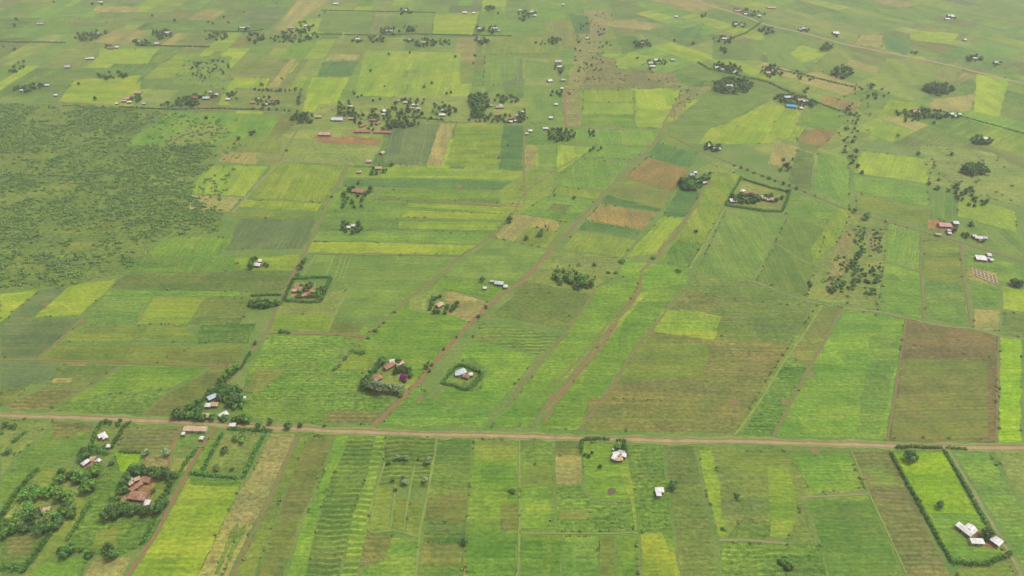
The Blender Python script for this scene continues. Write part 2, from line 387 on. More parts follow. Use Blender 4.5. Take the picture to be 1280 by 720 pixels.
# ---------------------------------------------------------------- fields, traced from the photograph onto the ground
FIELDS = '''
# bottom band, left
past 0,524 62,527 45,550 25,567 0,600
brow 62,525 118,530 113,542 66,538
green 66,536 112,541 100,566 40,606 0,648 0,602 27,568 48,552
brow 68,530 100,533 96,548 62,546
past 0,650 40,607 56,586 125,580 120,600 88,652 60,664 0,664
olive 40,600 56,584 90,584 84,604 60,612 40,612
mid 0,666 58,661 64,672 32,716 0,716
brow 8,672 44,668 40,690 6,700
olive 28,724 68,664 110,606 122,578 132,578 116,610 84,684 60,697 38,724
past 110,560 122,531 156,531 141,560
brow 145,562 157,534 226,535 216,565 178,566
maize 82,690 112,618 132,585 142,566 150,575 157,592 134,648 206,648 196,668 180,684 150,696 112,694
lime 142,566 152,562 176,567 176,575 161,592 150,590
olive 122,662 151,655 148,686 112,688
bright 58,697 112,697 100,724 34,724
tan 118,697 166,696 152,724 100,724
tan 366,353 396,353 394,372 362,372
red 372,356 388,356 388,370 368,370
red 480,452 502,450 500,460 482,464
red 463,468 478,466 476,476 462,477
tan 541,376 556,375 556,385 544,386
red 570,462 592,464 588,472 572,468
past 482,462 500,460 502,478 470,480
red 460,488 498,489 494,493 462,492
heath 180,567 212,568 210,590 176,590
mid 222,543 258,541 246,569 216,568
past 217,570 243,572 234,590 212,590
heath 132,646 160,592 222,595 196,648 
red 163,598 196,602 188,626 165,622 160,608
olive 196,600 218,588 224,594 196,640 186,630
green 264,541 281,541 253,592 238,590
past 282,541 330,541 306,597 254,593
ylime 235,598 302,603 296,622 270,672 246,724 160,724 200,664
bright 238,596 303,601 300,610 236,606
straw 339,541 371,542 349,590 318,654 286,724 244,724 270,670 298,614 312,598
mid 276,694 290,660 300,650 296,672 282,700 272,720 266,718
mid 294,668 310,652 304,672 284,712 278,720
olive 376,544 387,544 353,621 331,690 316,724 292,724 323,656
brol 387,544 419,544 402,590 372,660 354,724 318,724 332,690 354,621
bright 419,544 437,544 421,585 400,640 380,724 356,724 384,640 406,586
ridge 437,544 469,545 457,600 442,640 424,724 380,724 402,635 421,582
ridgel 469,545 484,545 472,590 462,640 460,664 446,724 424,724 442,640 457,600
ridge 484,545 545,546 541,580 536,610 470,607 476,580
olive 470,608 493,609 488,663 459,662
olive 494,620 511,623 503,665 489,663
olive 512,624 531,624 522,671 505,667
brow 458,665 492,669 490,690 478,702 446,712
green 490,671 524,674 520,724 448,724 456,708 480,700
mid 546,546 591,547 586,610 578,724 522,724 534,620
brol 534,622 584,615 582,655 530,650
brol 528,676 580,680 577,705 524,706
bright 592,547 648,548 648,664 645,724 578,724 586,610
olive 592,548 648,549 648,574 592,574
brol 625,628 648,629 648,664 624,662
brol 588,640 582,700 587,724 578,724 583,660
# bottom band, centre
green 649,548 690,549 693,605 693,663 649,663
olive 650,580 690,580 691,606 649,606
bright 649,607 688,607 689,660 649,662
tan 693,551 728,552 728,605 694,606
brol 693,550 728,551 728,570 693,570
bright 729,552 782,554 792,600 788,626 742,624 729,606
maize 694,607 727,607 741,626 790,627 796,665 694,665
brol 700,637 735,637 740,650 698,650
yell 772,582 786,582 796,622 798,664 792,664 786,622
maize 784,556 828,557 832,595 836,610 842,665 798,665 792,620
dark 829,556 868,557 878,620 890,665 898,724 852,724 843,665 834,590
bright 649,668 702,669 702,724 649,724
green 702,669 750,670 748,724 703,724
yell 683,670 690,670 689,724 681,724
olive 749,670 770,670 770,724 747,724
bright 770,669 797,669 799,724 771,724
ylime 799,665 826,664 842,682 852,724 804,724
bright 826,664 841,667 846,692 836,690
past 870,557 1064,563 1082,612 1010,622 1022,680 900,674 880,610
yell 872,560 890,558 900,600 908,672 898,672 884,620
olive 900,562 1000,564 990,600 905,590
yell 960,580 985,582 1000,640 985,676 960,664
bright 985,566 1062,566 1080,610 1012,618 1000,590
mid 930,645 965,652 962,674 908,672
maize 900,677 1027,681 1034,724 902,724
green 1010,623 1085,618 1132,724 1036,724 1022,670
brow 1065,563 1111,564 1192,724 1136,724 1084,612
dark 1072,582 1112,582 1128,610 1090,612
lime 1116,566 1180,564 1232,660 1256,690 1238,704 1192,703
bright 1160,640 1225,640 1262,684 1258,700 1240,706 1190,704 1176,670
red 1216,664 1238,658 1256,682 1240,688 1213,680
past 1181,561 1186,561 1282,724 1268,724
green 1191,566 1236,564 1256,600 1288,650 1300,724 1284,716
past 1238,562 1292,562 1292,632 1268,610
olive 1196,708 1262,704 1272,724 1196,724
# above the road, left
ylime 0,367 50,362 0,404
slate 50,362 84,359 42,397 0,446 0,406
ylime 86,358 146,348 136,362 100,395 42,397
slate 42,398 100,397 86,415 48,447 0,447 0,442
mid 138,362 192,366 168,405 106,406 102,396
yell 192,371 257,371 236,406 170,406
dark 257,371 322,372 300,405 284,420 250,430 248,406 236,406
olive 104,406 236,407 246,428 70,427 86,414
maize 250,404 322,404 310,430 246,429
olive 68,429 309,432 297,457 50,450
brol 208,438 306,436 298,456 208,452
slate 0,451 76,453 66,480 40,480 20,505 0,505
brol 0,484 38,481 12,508 0,508
dark 78,454 152,455 106,486 60,480 66,470
tan 66,472 92,472 90,479 64,479
tan 84,452 112,453 106,459 82,458
brow 60,482 104,486 60,512 10,512 20,500
yell 38,480 43,480 20,495 16,495
bright 156,455 262,459 236,475 212,487 128,494 60,512 104,486
maize 128,495 212,488 178,519 66,514
brol 263,460 300,460 282,478 218,521 180,519 214,488 238,476
# between the main tracks
past 345,380 434,360 408,415 336,414
yell 345,392 420,392 408,414 338,413
greyg 396,318 572,321 528,361 457,420 409,418 437,364 420,348 382,347
brol 410,403 458,403 448,419 410,417
maize 335,417 455,421 431,450 418,462 450,465 456,490 500,500 466,532 300,521 306,470
brol 322,460 360,461 322,493 302,490
brow 408,512 482,514 468,531 402,529
green 330,500 410,505 400,529 298,521
bright 529,363 592,396 582,410 548,446 506,494 456,489 451,464 419,462 440,436 480,400
yell 440,440 472,442 470,462 420,462
tan 556,360 618,380 589,403 560,394 540,388
past 508,372 540,362 556,362 560,392 540,392 512,388
past 452,464 470,448 500,448 512,462 520,480 505,494 458,492
heath 460,484 505,490 503,496 458,492
greyg 610,299 668,307 683,315 646,353 556,345 582,325
bright 554,346 642,357 622,374 590,368 534,362
ridge 605,402 640,407 702,420 675,444 588,424
bright 588,425 673,445 640,486 613,516 548,499 560,480 575,440
mid 560,462 588,445 610,462 600,490 555,480
green 520,480 548,500 612,517 608,534 474,533 498,505
olive 642,396 702,402 720,390 700,366 640,366
dark 640,372 655,352 745,368 712,415 640,398 612,396
bright 745,360 800,346 797,362 768,405 704,480 666,534 612,534 642,500 706,418
bright 803,362 860,357 826,400 764,480 724,538 668,537 704,490 772,404
yell 800,366 812,364 780,402 712,484 704,490
rbrol 862,360 980,372 1018,380 975,458 920,542 726,539 768,480 824,400
dark 900,372 1017,381 990,430 905,425 885,400
yell 826,386 872,388 904,396 894,425 816,415
rbrol 736,496 832,500 826,540 724,538
olive 800,420 890,430 880,470 770,480
olive 1020,382 1029,380 1010,410 976,462 926,544 917,544 960,470
brol 1030,381 1054,384 1022,440 1010,460 986,445
maize 984,448 1010,460 966,545 926,545 960,480
bright 1055,386 1131,399 1126,440 1108,550 968,545 1012,460
green 1088,420 1124,424 1112,500 1100,544 1070,540 1080,470
brol2 1134,399 1247,418 1246,554 1108,551 1126,440
brol 1128,448 1236,450 1236,550 1112,548
brol2 1136,400 1245,419 1240,448 1130,430
lime 1249,421 1277,424 1277,556 1247,554
tan 1216,386 1251,388 1249,415 1216,411
dark 1253,389 1290,394 1290,424 1251,418
ylime 1252,357 1290,362 1290,392 1253,386
dark 1279,425 1300,425 1300,556 1279,556
# mid band, left
scrubg 0,130 120,133 212,137 185,150 155,182 220,186 262,176 272,196 242,226 235,244 280,268 275,290 207,296 165,338 84,358 0,366
past 175,205 225,210 228,240 190,232
bright 213,139 318,142 352,146 336,170 275,178 262,175 220,185 155,182
past 235,160 262,155 285,160 262,175 222,184 200,180
olive 278,178 336,171 352,168 340,190 280,190 270,186
tan 277,190 322,190 320,206 272,203
yell 264,206 336,208 306,246 235,242 246,225
straw 240,243 305,247 286,265 235,262
yell 341,203 432,208 406,253 308,247 322,234
ylime 300,249 405,254 396,265 296,259
olive 294,262 395,267 392,275 288,272
slate 299,272 396,275 380,311 282,313
bright 207,297 292,296 282,313 268,322 178,320 200,304
green 178,321 380,318 372,336 160,342
yell 290,322 376,318 368,348 345,350 300,334
maize 162,326 225,324 218,334 155,338
dark 158,342 374,337 368,361 330,366 140,361 146,350
bright 134,363 300,364 300,371 130,370
past 352,168 390,142 482,152 480,176 466,207 352,203
red 386,171 436,170 478,174 474,182 404,180
slate 486,152 556,156 532,208 479,205
tan 549,154 570,154 553,208 533,207
yell 571,154 628,156 622,209 555,208
deep 629,156 656,157 653,213 623,212
yell 436,209 530,209 654,214 650,226 540,223 430,222
deep 430,223 540,224 654,227 655,238 560,236 428,233
bright 482,237 570,238 656,241 655,256 560,252 466,248
greyg 570,244 655,248 655,255 574,252
green 412,236 470,238 466,250 560,254 655,259 645,267 540,266 402,262
ylime 510,253 654,260 648,268 508,258
ylime 512,263 645,268 628,276 500,272
green 405,263 512,264 500,273 396,275
mid 400,276 500,274 628,277 620,291 520,289 470,288 396,288
yell 498,276 628,278 622,288 498,286
green 398,289 470,289 520,290 617,292 600,306 480,302 388,302
ylime 390,302 480,303 600,307 578,319 480,317 384,316
# centre
tan 640,266 702,275 700,282 682,311 616,297
olive 660,282 700,290 684,311 640,302
yell 656,181 695,181 690,214 655,214
tan 658,182 672,182 670,212 656,212
greyg 673,181 696,181 692,214 670,224
yell 697,181 745,184 724,198 700,216 694,214
olive 622,240 656,214 694,216 692,240 650,268 630,276
green 724,198 786,204 760,238 696,232
yell 696,233 751,240 748,249 690,242
green 682,245 746,250 712,279 650,268
dark 690,254 716,256 706,268 684,264
green 746,182 816,183 790,200 726,196
deep 821,178 876,190 863,210 809,196
brown 808,197 862,211 842,240 780,222
brol 779,223 841,241 828,262 760,242
deep 758,243 829,262 822,265 750,254
brown 750,255 822,266 804,288 731,275
deep 731,276 803,289 797,299 721,287
olive 720,288 796,300 779,322 700,311
past 686,313 776,323 770,346 745,360 722,364 652,352
deep 848,236 878,241 856,272 828,269
yell 828,270 855,273 822,318 782,322
yell 896,206 926,220 870,322 860,334 824,328 880,240
green 845,300 878,305 862,334 826,328
past 893,200 925,209 915,218 880,215 872,212
past 908,257 926,222 986,240 977,264
greyg 908,260 982,270 942,350 870,341
greyg 984,270 1034,287 1010,369 944,352
dark 864,344 942,352 1012,371 1006,384 900,372 862,362
bright 780,324 862,336 858,356 802,362 800,348 772,346
green 988,240 1048,259 1030,285 981,270
yell 1048,259 1068,264 1064,290 1046,304 1016,330 1012,312 1030,286
past 1046,304 1064,264 1110,275 1106,330 1098,388 1008,374 1016,332
tan 1046,300 1062,286 1072,290 1060,330 1040,366 1030,362
heath 1082,290 1104,290 1100,310 1086,316
green 1111,278 1152,289 1150,340 1106,326
bright 1105,328 1150,341 1153,398 1099,387
olive 1154,291 1198,304 1204,350 1212,408 1156,397
mid 1156,350 1203,352 1212,408 1158,398
green 1206,312 1242,322 1290,336 1290,358 1251,354 1251,387 1216,385 1210,350
tan 1207,333 1246,340 1248,360 1208,348
# right, above the long track
green 1022,190 1062,196 1062,262 1018,244
yell 1076,188 1170,200 1160,230 1066,216
green 1066,218 1160,232 1162,260 1068,238
olive 1068,240 1162,262 1160,284 1070,260
mid 1163,233 1200,238 1196,298 1162,286
yell 1196,240 1270,265 1272,292 1196,270
greyg 1200,274 1290,296 1290,328 1200,300
past 1150,180 1240,190 1290,220 1290,262 1200,238 1162,230
red 1160,272 1196,280 1196,292 1160,286
grey 990,160 1046,166 1018,192 1000,186
brown 1018,160 1048,164 1030,184 996,176
tan 968,178 996,184 990,212 958,205
dark 996,186 1018,192 1014,240 984,226
ylime 968,150 1012,156 994,178 960,170
# top, centre right
ylime 728,113 792,113 792,128 728,128
yell 728,129 792,129 792,143 728,143
bright 727,144 792,144 792,158 727,158
ylime 794,113 850,114 846,138 794,137
yell 794,138 845,139 829,160 794,159
green 700,160 826,162 814,182 746,181 700,172
greyg 925,109 970,119 906,155 886,160 872,180 826,174 842,148 872,126
ylime 906,156 962,126 1002,142 962,180 872,180 886,161
heath 712,85 745,70 770,74 772,85 846,93 850,111 722,111
heath 728,12 766,12 764,30 746,70 722,112 706,112 716,78
heath 850,110 900,106 862,128 846,150 836,140
heath 704,112 724,112 728,158 704,158
yell 786,65 820,70 800,84 770,83
tan 745,28 790,24 832,32 812,38 768,34
deep 835,40 880,30 872,47 850,48
deep 710,17 736,20 738,42 718,42
greyg 655,75 692,78 688,97 655,97
greyg 890,48 970,50 948,76 890,74
greyg 952,36 1012,50 988,66 1012,90 960,82
olive 1014,86 1044,56 1072,66 1046,96
deep 1108,41 1140,48 1134,70 1106,62
tan 1074,44 1106,44 1102,60 1066,56
ylime 1140,38 1200,42 1190,56 1136,50
grey 1180,84 1206,88 1192,106 1166,98
ylime 1220,92 1262,98 1250,146 1216,140
olive 1108,72 1178,84 1160,106 1082,110
tan 1165,124 1220,118 1212,140 1160,138
greyg 1082,118 1118,122 1086,146 1072,136
ylime 1112,124 1152,130 1130,148 1094,146
brown 1030,118 1074,128 1068,142 1024,130
bright 1020,130 1064,146 1044,164 992,156
# top, left
tan 120,7 176,8 170,16 116,16
grey 90,23 144,24 136,29 82,29
tan 144,37 190,38 158,56 108,53
tan 222,41 240,41 216,57 200,57
ylime 92,100 178,94 165,112 145,131 72,127
greyg 178,97 258,97 236,112 174,112
greyg 132,58 232,58 208,78 184,80 200,66
yell 124,60 200,60 184,80 122,80
scrubg 232,70 290,70 286,112 216,104
ylime 292,96 340,98 318,132 270,132
tan 372,0 412,0 357,38 342,38
tan 364,72 371,74 350,109 333,110
ylime 372,76 376,76 364,92 356,92
tan 412,68 451,68 449,75 405,76
deep 404,77 449,76 440,95 396,96
ylime 390,97 438,97 414,142 376,140
yell 456,62 576,66 575,112 540,122 442,120
olive 505,87 523,87 521,97 503,97
greyg 606,70 650,70 646,98 603,110
olive 600,46 700,46 706,66 604,68
ylime 542,18 600,14 592,44 540,42
greyg 404,16 470,14 462,40 396,40
tan 586,140 656,144 656,152 572,150
past 398,130 500,118 660,122 660,154 486,150 390,142
past 290,110 382,112 380,140 286,136
'''
rng = random.Random(4)
for ln in FIELDS.strip().splitlines():
    ln = ln.strip()
    if not ln or ln[0] == '#': continue
    q = ln.split(); pts = [tuple(float(a) for a in s.split(',')) for s in q[1:] if ',' in s]
    ymid = sum(p[1] for p in pts)/len(pts); xmid = sum(p[0] for p in pts)/len(pts)
    ang = 0.0
    if ymid < 330 and not (380 < xmid < 660 and ymid > 205): ang = rng.choice((0, 90, 60 if xmid > 640 else 88))
    if 540 > ymid > 345 and xmid > 700: ang = 0
    if q[0] in ('heath', 'scrubg', 'past', 'straw'): ang = 0
    field(q[0], pts, ang, rng)
TOPZ = max(z for _, z in PLOTS)

# ---------------------------------------------------------------- farmland mosaic beyond the traced fields
CELLS = []
def bsp(x0, y0, x1, y1, r):
    w, h = x1-x0, y1-y0
    tw, thh = r.uniform(24, 75), r.uniform(60, 180)
    if w > tw*1.6 and (w/tw >= h/thh):
        s = x0+w*r.uniform(.35, .65); return bsp(x0, y0, s, y1, r)+bsp(s, y0, x1, y1, r)
    if h > thh*1.5:
        s = y0+h*r.uniform(.35, .65); return bsp(x0, y0, x1, s, r)+bsp(x0, s, x1, y1, r)
    return [(x0, y0, x1, y1)]
def mosaic():
    r = random.Random(11)
    V = []; F = []; at = [[], [], [], []]
    kinds = ['ylime']*4+['yell']*3+['bright']*3+['green']*5+['mid']*4+['greyg']*5+['olive']*3+['past']*4+['tan']+['brol']*2+['grey']*2+['dark']*3+['maize']*3+['slate']*2
    for side, ang, cen in ((0, 0.0, (0, 0)), (1, math.radians(36), (400, 1200))):
        ca, sa = math.cos(ang), math.sin(ang)
        for (a0, b0, a1, b1) in bsp(-3600, -3600, 3600, 3600, r):
            def W(a, b): return Vector((cen[0]+a*ca-b*sa, cen[1]+a*sa+b*ca, 0))
            c = W((a0+a1)/2, (b0+b1)/2)
            if not (-3300 < c.x < 3300 and -1500 < c.y < 4200): continue
            right = c.x > 230+max(0, (1000-c.y))*0.15+max(0, (c.y-1000))*0.1
            if (side == 1) != right: continue
            near = False
            for a, b in ((a0, b0), (a1, b0), (a1, b1), (a0, b1), ((a0+a1)/2, (b0+b1)/2), ((a0+a1)/2, b0), ((a0+a1)/2, b1), (a0, (b0+b1)/2), (a1, (b0+b1)/2)):
                p = W(a, b)
                if p.y > 60:
                    px, py = to_px(p)
                    if -4 < px < 1284 and 225 < py < 722: near = True
            if near: continue
            zz = 0.02+0.012*side
            g = 0.9
            k = CROPS[r.choice(kinds)]; v = r.uniform(.93, 1.07)
            A = crop_alb([q*v for q in k[0]]); B = crop_alb([q*v for q in k[1]])
            quad = [W(a0+g, b0+g), W(a1-g, b0+g), W(a1-g, b1-g), W(a0+g, b1-g)]
            if math.hypot(c.x, c.y) < 1900: quad = jag(quad, 14, .8, r)
            i = len(V)
            for p in quad: V.append((p.x, p.y, zz))
            F.append(tuple(range(i, i+len(quad))))
            pr = (ang+r.choice((0, 0, PI/2))+r.uniform(-.05, .05), k[2], k[3]); p2 = (k[4], k[5]+.1, k[6])
            for q in quad:
                at[0].append(A); at[1].append(B); at[2].append(pr); at[3].append(p2)
            CELLS.append((c, side))
    o = link('farmland', V, F, M['crop'], kind='structure'); set_crop(o.data, *at)
    G0 = 9000
    link('ground', [(-G0, -G0, 0), (G0, -G0, 0), (G0, G0, 0), (-G0, G0, 0)], [(0, 1, 2, 3)], M['ground'], kind='structure')
mosaic()
# ---------------------------------------------------------------- roads and paths
RZ = TOPZ+0.05
ROADS = [
 ('grass_verge', 7.4, 'grassy', 0.0, '-60,516 0,519 60,521 120,523 215,527 260,530 330,534 370,536 470,541 560,543 640,545 730,547.5 820,550 960,553 1120,557 1185,559 1280,560.5 1360,562'),
 ('dirt_road', 4.2, 'red', 0.03, '-60,516 0,519 60,521 120,523 215,527 260,530 330,534 370,536 470,541 560,543 640,545 730,547.5 820,550 960,553 1120,557 1185,559 1280,560.5 1360,562'),
 ('dirt_road', 2.7, 'road', 0.04, '-60,516.6 0,519.6 60,521.5 120,523.6 215,527.4 260,530.6 330,534.5 370,536.6 470,541.5 560,543.6 640,545.5 730,548 820,550.6 960,553.5 1120,557.6 1185,559.5 1280,561 1360,562.5'),
 ('dirt_track', 3.9, 'red', 0.045, '466,534 490,510 520,481 548,448 590,402 625,370 655,350 688,312'),
 ('dirt_track', 3.2, 'track', 0.045, '688,312 715,285 760,236 790,208 815,182 827,165 832,150 846,132 862,120'),
 ('dirt_track', 2.8, 'track', 0.045, '214,523 250,502 283,478 301,456 320,432 336,410 350,375 363,350 380,318 398,282 412,248 428,220 437,206'),
 ('dirt_track', 3.0, 'pale', 0.045, '438,206 420,204 380,203 350,200 320,196'),
 ('dirt_track', 2.0, 'track', 0.05, '418,463 440,436 455,422 490,392 528,361 552,344 576,320 602,304 625,287 640,270 656,242 690,216 722,196'),
 ('dirt_track', 2.2, 'grassy', 0.05, '436,362 422,386 409,416'),
 ('footpath', 1.8, 'red', 0.05, '336,416 380,417 409,418 455,421'),
 ('dirt_track', 2.0, 'track', 0.05, '858,360 840,378 824,400 795,436 766,480 745,510 724,538'),
 ('dirt_track', 1.7, 'red', 0.05, '803,342 800,356 790,380 772,400 752,430 733,452 716,474 704,488 692,500 680,512'),
 ('dirt_track', 1.6, 'track', 0.052, '800,356 784,384 762,410 742,436 722,460 700,486 684,504 666,534'),
 ('dirt_track', 1.4, 'track', 0.054, '790,372 764,400 735,436 712,462 690,484'),
 ('dirt_track', 1.4, 'red', 0.056, '772,404 752,434 728,462 708,488 690,512 680,530'),
 ('footpath', 1.8, 'track', 0.05, '745,362 724,392 704,420 680,446 655,478 636,508'),
 ('dirt_track', 3.0, 'track', 0.05, '878,240 866,262 848,288 830,306 820,320 800,340'),
 ('footpath', 2.0, 'grassy', 0.05, '928,222 908,258 895,282 870,322 862,336'),
 ('dirt_track', 3.2, 'track', 0.05, '835,168 880,190 925,208 960,221 1010,241 1060,262 1105,276 1150,288 1195,301 1230,312 1280,327 1330,342'),
 ('dirt_road', 6.0, 'road', 0.05, '846,-4 880,5 930,20 955,30 1010,43 1060,56 1110,66 1180,80 1240,95 1290,107'),
 ('dirt_track', 2.4, 'track', 0.06, '374,543 352,590 322,654 305,690 290,724'),
 ('dirt_track', 2.6, 'red', 0.06, '268,536 252,560 238,582 216,625 196,664 176,694 156,724'),
 ('dirt_track', 2.2, 'red', 0.06, '228,532 221,545 213,568 212,586'),
 ('footpath', 1.6, 'grassy', 0.05, '1029,380 1010,410 974,462 950,502 918,544'),
 ('dirt_track', 1.8, 'track', 0.05, '1053,384 1040,408 1012,460 990,500 966,546'),
 ('footpath', 1.6, 'track', 0.05, '1132,398 1127,440 1118,500 1108,551'),
 ('dirt_track', 2.0, 'track', 0.05, '1249,420 1247,480 1246,554'),
 ('footpath', 1.6, 'pale', 0.05, '945,352 978,366 1016,378 1060,386 1098,390 1132,398 1180,408 1215,411 1248,420 1280,424'),
 ('dirt_track', 2.0, 'track', 0.05, '1201,306 1204,345 1209,370 1214,408'),
 ('dirt_track', 1.4, 'track', 0.05, '1152,290 1151,340 1155,397'),
 ('footpath', 2.6, 'pale', 0.06, '1186,564 1208,600 1232,642 1260,690 1280,726'),
 ('footpath', 1.4, 'grassy', 0.06, '481,577 474,600 459,661 490,663 522,671'),
 ('footpath', 1.2, 'grassy', 0.065, '494,606 491,640 488,662'), ('footpath', 1.2, 'grassy', 0.065, '518,582 512,612 504,664'),
 ('footpath', 1.4, 'grassy', 0.065, '541,575 534,620 522,671'),
 ('footpath', 1.3, 'grassy', 0.06, '649,547 649,664 646,724'), ('footpath', 1.2, 'grassy', 0.06, '649,666 720,667 798,666'),
 ('footpath', 1.2, 'grassy', 0.06, '1064,563 1084,612 1110,668 1135,724'),
 ('footpath', 1.4, 'pale', 0.06, '1000,622 1040,620 1086,617'), ('footpath', 1.4, 'pale', 0.06, '898,675 940,676 985,680'),
 ('footpath', 1.2, 'grassy', 0.06, '546,546 541,582 533,622 523,680 521,724'),
 ('footpath', 1.6, 'red', 0.05, '0,450 50,450 140,453 240,457 297,458'),
 ('footpath', 1.6, 'red', 0.05, '46,448 70,428 88,412 104,397'),
 ('footpath', 1.3, 'track', 0.05, '158,455 128,474 104,488 60,514'), ('footpath', 1.3, 'track', 0.05, '216,487 200,500 178,520'),
 ('footpath', 2.0, 'red', 0.05, '462,249 510,250 560,253 610,256 655,259'),
 ('footpath', 1.5, 'track', 0.05, '384,317 450,319 520,319 578,320'),
 ('dirt_track', 2.5, 'track', 0.05, '655,158 655,200 656,240'),
 ('dirt_track', 2.6, 'pale', 0.05, '352,202 330,222 308,247 290,266'), ('dirt_track', 2.6, 'track', 0.05, '386,146 366,172 350,202'),
 ('dirt_track', 4.0, 'red', 0.05, '708,110 706,130 708,158'),
 ('dirt_track', 2.4, 'pale', 0.05, '0,128 90,131 210,136 320,139 384,143 470,149 570,152 660,156 740,160 826,163'),
 ('footpath', 1.4, 'pale', 0.06, '908,258 950,290 990,318 1012,330'),
 ('footpath', 1.2, 'grassy', 0.05, '395,318 378,345'), ('footpath', 1.2, 'grassy', 0.05, '418,318 407,346'), ('footpath', 1.2, 'grassy', 0.05, '428,318 418,347'),
 ('footpath', 1.2, 'grassy', 0.05, '434,318 424,347'), ('footpath', 1.2, 'grassy', 0.05, '440,318 428,348'),
]
for nm, w, mt, dz, s in ROADS:
    ribbon(nm, [tuple(float(a) for a in q.split(',')) for q in s.split()], w, M[mt], RZ+dz)

# ---------------------------------------------------------------- plants
def leaves(rng, lobes, n, size, stretch=1.0):
    """many small leaf-spray faces spread through a set of lobes (cx,cy,cz,rx,ry,rz)"""
    V = []; F = []
    wt = [l[3]*l[4]+l[3]*l[5] for l in lobes]
    for _ in range(n):
        l = rng.choices(lobes, wt)[0]
        d = Vector((rng.gauss(0, 1), rng.gauss(0, 1), rng.gauss(0.25, 1))).normalized()
        r = rng.uniform(.55, 1.05) if rng.random() < .85 else rng.uniform(.2, .6)
        p = Vector((l[0]+d.x*l[3]*r, l[1]+d.y*l[4]*r, l[2]+d.z*l[5]*r))
        nn = (d+Vector((rng.gauss(0, .55), rng.gauss(0, .55), rng.gauss(0.3, .5)))).normalized()
        a = nn.orthogonal().normalized(); b = nn.cross(a); t = rng.uniform(0, PI)
        a, b = a*math.cos(t)+b*math.sin(t), b*math.cos(t)-a*math.sin(t)
        s = size*rng.uniform(.6, 1.3); i = len(V)
        V += [p-a*s-b*s*.5, p+a*s*.2-b*s*.9, p+a*s+b*s*.3+nn*s*.2, p-a*s*.1+b*s*.9]
        F.append((i, i+1, i+2, i+3))
    return [tuple(v) for v in V], F
def tube(V, F, pts, rads, k=6):
    base = len(V)
    for i, p in enumerate(pts):
        d = (pts[min(i+1, len(pts)-1)]-pts[max(i-1, 0)]).normalized(); a = d.orthogonal().normalized(); b = d.cross(a)
        for j in range(k):
            t = 2*PI*j/k; q = p+(a*math.cos(t)+b*math.sin(t))*rads[i]; V.append(tuple(q))
    for i in range(len(pts)-1):
        for j in range(k):
            a = base+i*k+j; b = base+i*k+(j+1) % k
            F.append((a, b, b+k, a+k))
TREEMESH = {}
def tree_meshes(kind):
    out = []
    spec = {'dark': ('leaf_dark', 5, 1.0), 'mid': ('leaf_mid', 5, 1.0), 'olive': ('leaf_olive', 4, .8), 'silver': ('leaf_silver', 3, 1.35),
            'tall': ('leaf_dark', 3, 2.6), 'magenta': ('leaf_magenta', 1, .9)}[kind]
    for v in range(spec[1]):
        r = random.Random(hash((len(kind), v, kind[0] == 'd')) & 0xffff)
        asp = spec[2]; R = 1.0; hgt = 1.15+asp*0.75
        lobes = []
        nl = r.randint(6, 9)
        for i in range(nl):
            a = 2*PI*i/nl+r.uniform(-.4, .4); q = r.uniform(.25, .68)
            s = r.uniform(.34, .55)
            zz = hgt*.55+r.uniform(-.25, .45)*asp
            lobes.append((math.cos(a)*q, math.sin(a)*q, zz, s, s*r.uniform(.8, 1.15), s*(.55+.25*asp)))
        lobes.append((r.uniform(-.15, .15), r.uniform(-.15, .15), hgt*.8, .5, .5, .42*asp))
        if kind == 'tall':
            lobes = [(r.uniform(-.15, .15), r.uniform(-.15, .15), .9+.45*i, .62-.07*i, .6-.07*i, .5) for i in range(6)]
            hgt = 3.6
        lv = leaves(r, lobes, 430, .155)
        me = bpy.data.meshes.new('crown'); me.from_pydata(lv[0], [], lv[1]); me.materials.append(M[spec[0]])
        V = []; F = []
        tube(V, F, [Vector((0, 0, -.12)), Vector((.02, .01, hgt*.3)), Vector((.03, -.02, hgt*.55))], [.075, .055, .04])
        for l in lobes[:6]:
            c = Vector(l[:3]); tube(V, F, [Vector((.02, 0, hgt*.3)), c*.5+Vector((0, 0, hgt*.18)), c], [.04, .028, .012], 5)
        tm = bpy.data.meshes.new('trunk'); tm.from_pydata(V, [], F); tm.materials.append(M['bark'])
        out.append((tm, me, hgt))
    return out
BUSHMESH = []
for v in range(5):
    r = random.Random(90+v)
    lobes = [(r.uniform(-.5, .5), r.uniform(-.5, .5), r.uniform(.25, .5), r.uniform(.4, .6), r.uniform(.4, .6), r.uniform(.3, .5)) for _ in range(5)]
    lv = leaves(r, lobes, 160, .2)
    me = bpy.data.meshes.new('bush'); me.from_pydata(lv[0], [], lv[1]); me.materials.append(M['leaf_hedge']); BUSHMESH.append(me)

PLANTS = []   # dict(kind, p (ground), r, where, n)
def where_px(cx, cy, r=0): return G(cx, cy, 0)
def put(kind, where, pts, r=3.2):
    for q in pts:
        rr = q[2] if len(q) > 2 else r
        rr *= prng.uniform(.78, 1.18)
        h = 1.2*rr if kind != 'bush' else .5*rr
        g = G(q[0], q[1], h); g.z = 0
        PLANTS.append({'k': kind, 'p': g, 'r': rr, 'w': where})
prng = random.Random(21)
def scat(kinds, where, cx, cy, rx, ry, n, r=3.2, slope=0.0, ring=False):
    pts = []; tries = 0
    while len(pts) < n and tries < 4000:
        tries += 1
        a = prng.uniform(0, 2*PI); q = math.sqrt(prng.random()) if not ring else prng.uniform(.85, 1.05)
        x = cx+rx*q*math.cos(a); y = cy+ry*q*math.sin(a)+slope*(x-cx)
        g = G(x, y)
        if all((g-h).length > r*(1.15 if tries < 2500 else .7) for h in pts): pts.append(g)
        else: continue
        put(prng.choice(kinds), where, [(x, y)], r*prng.uniform(.7, 1.25))
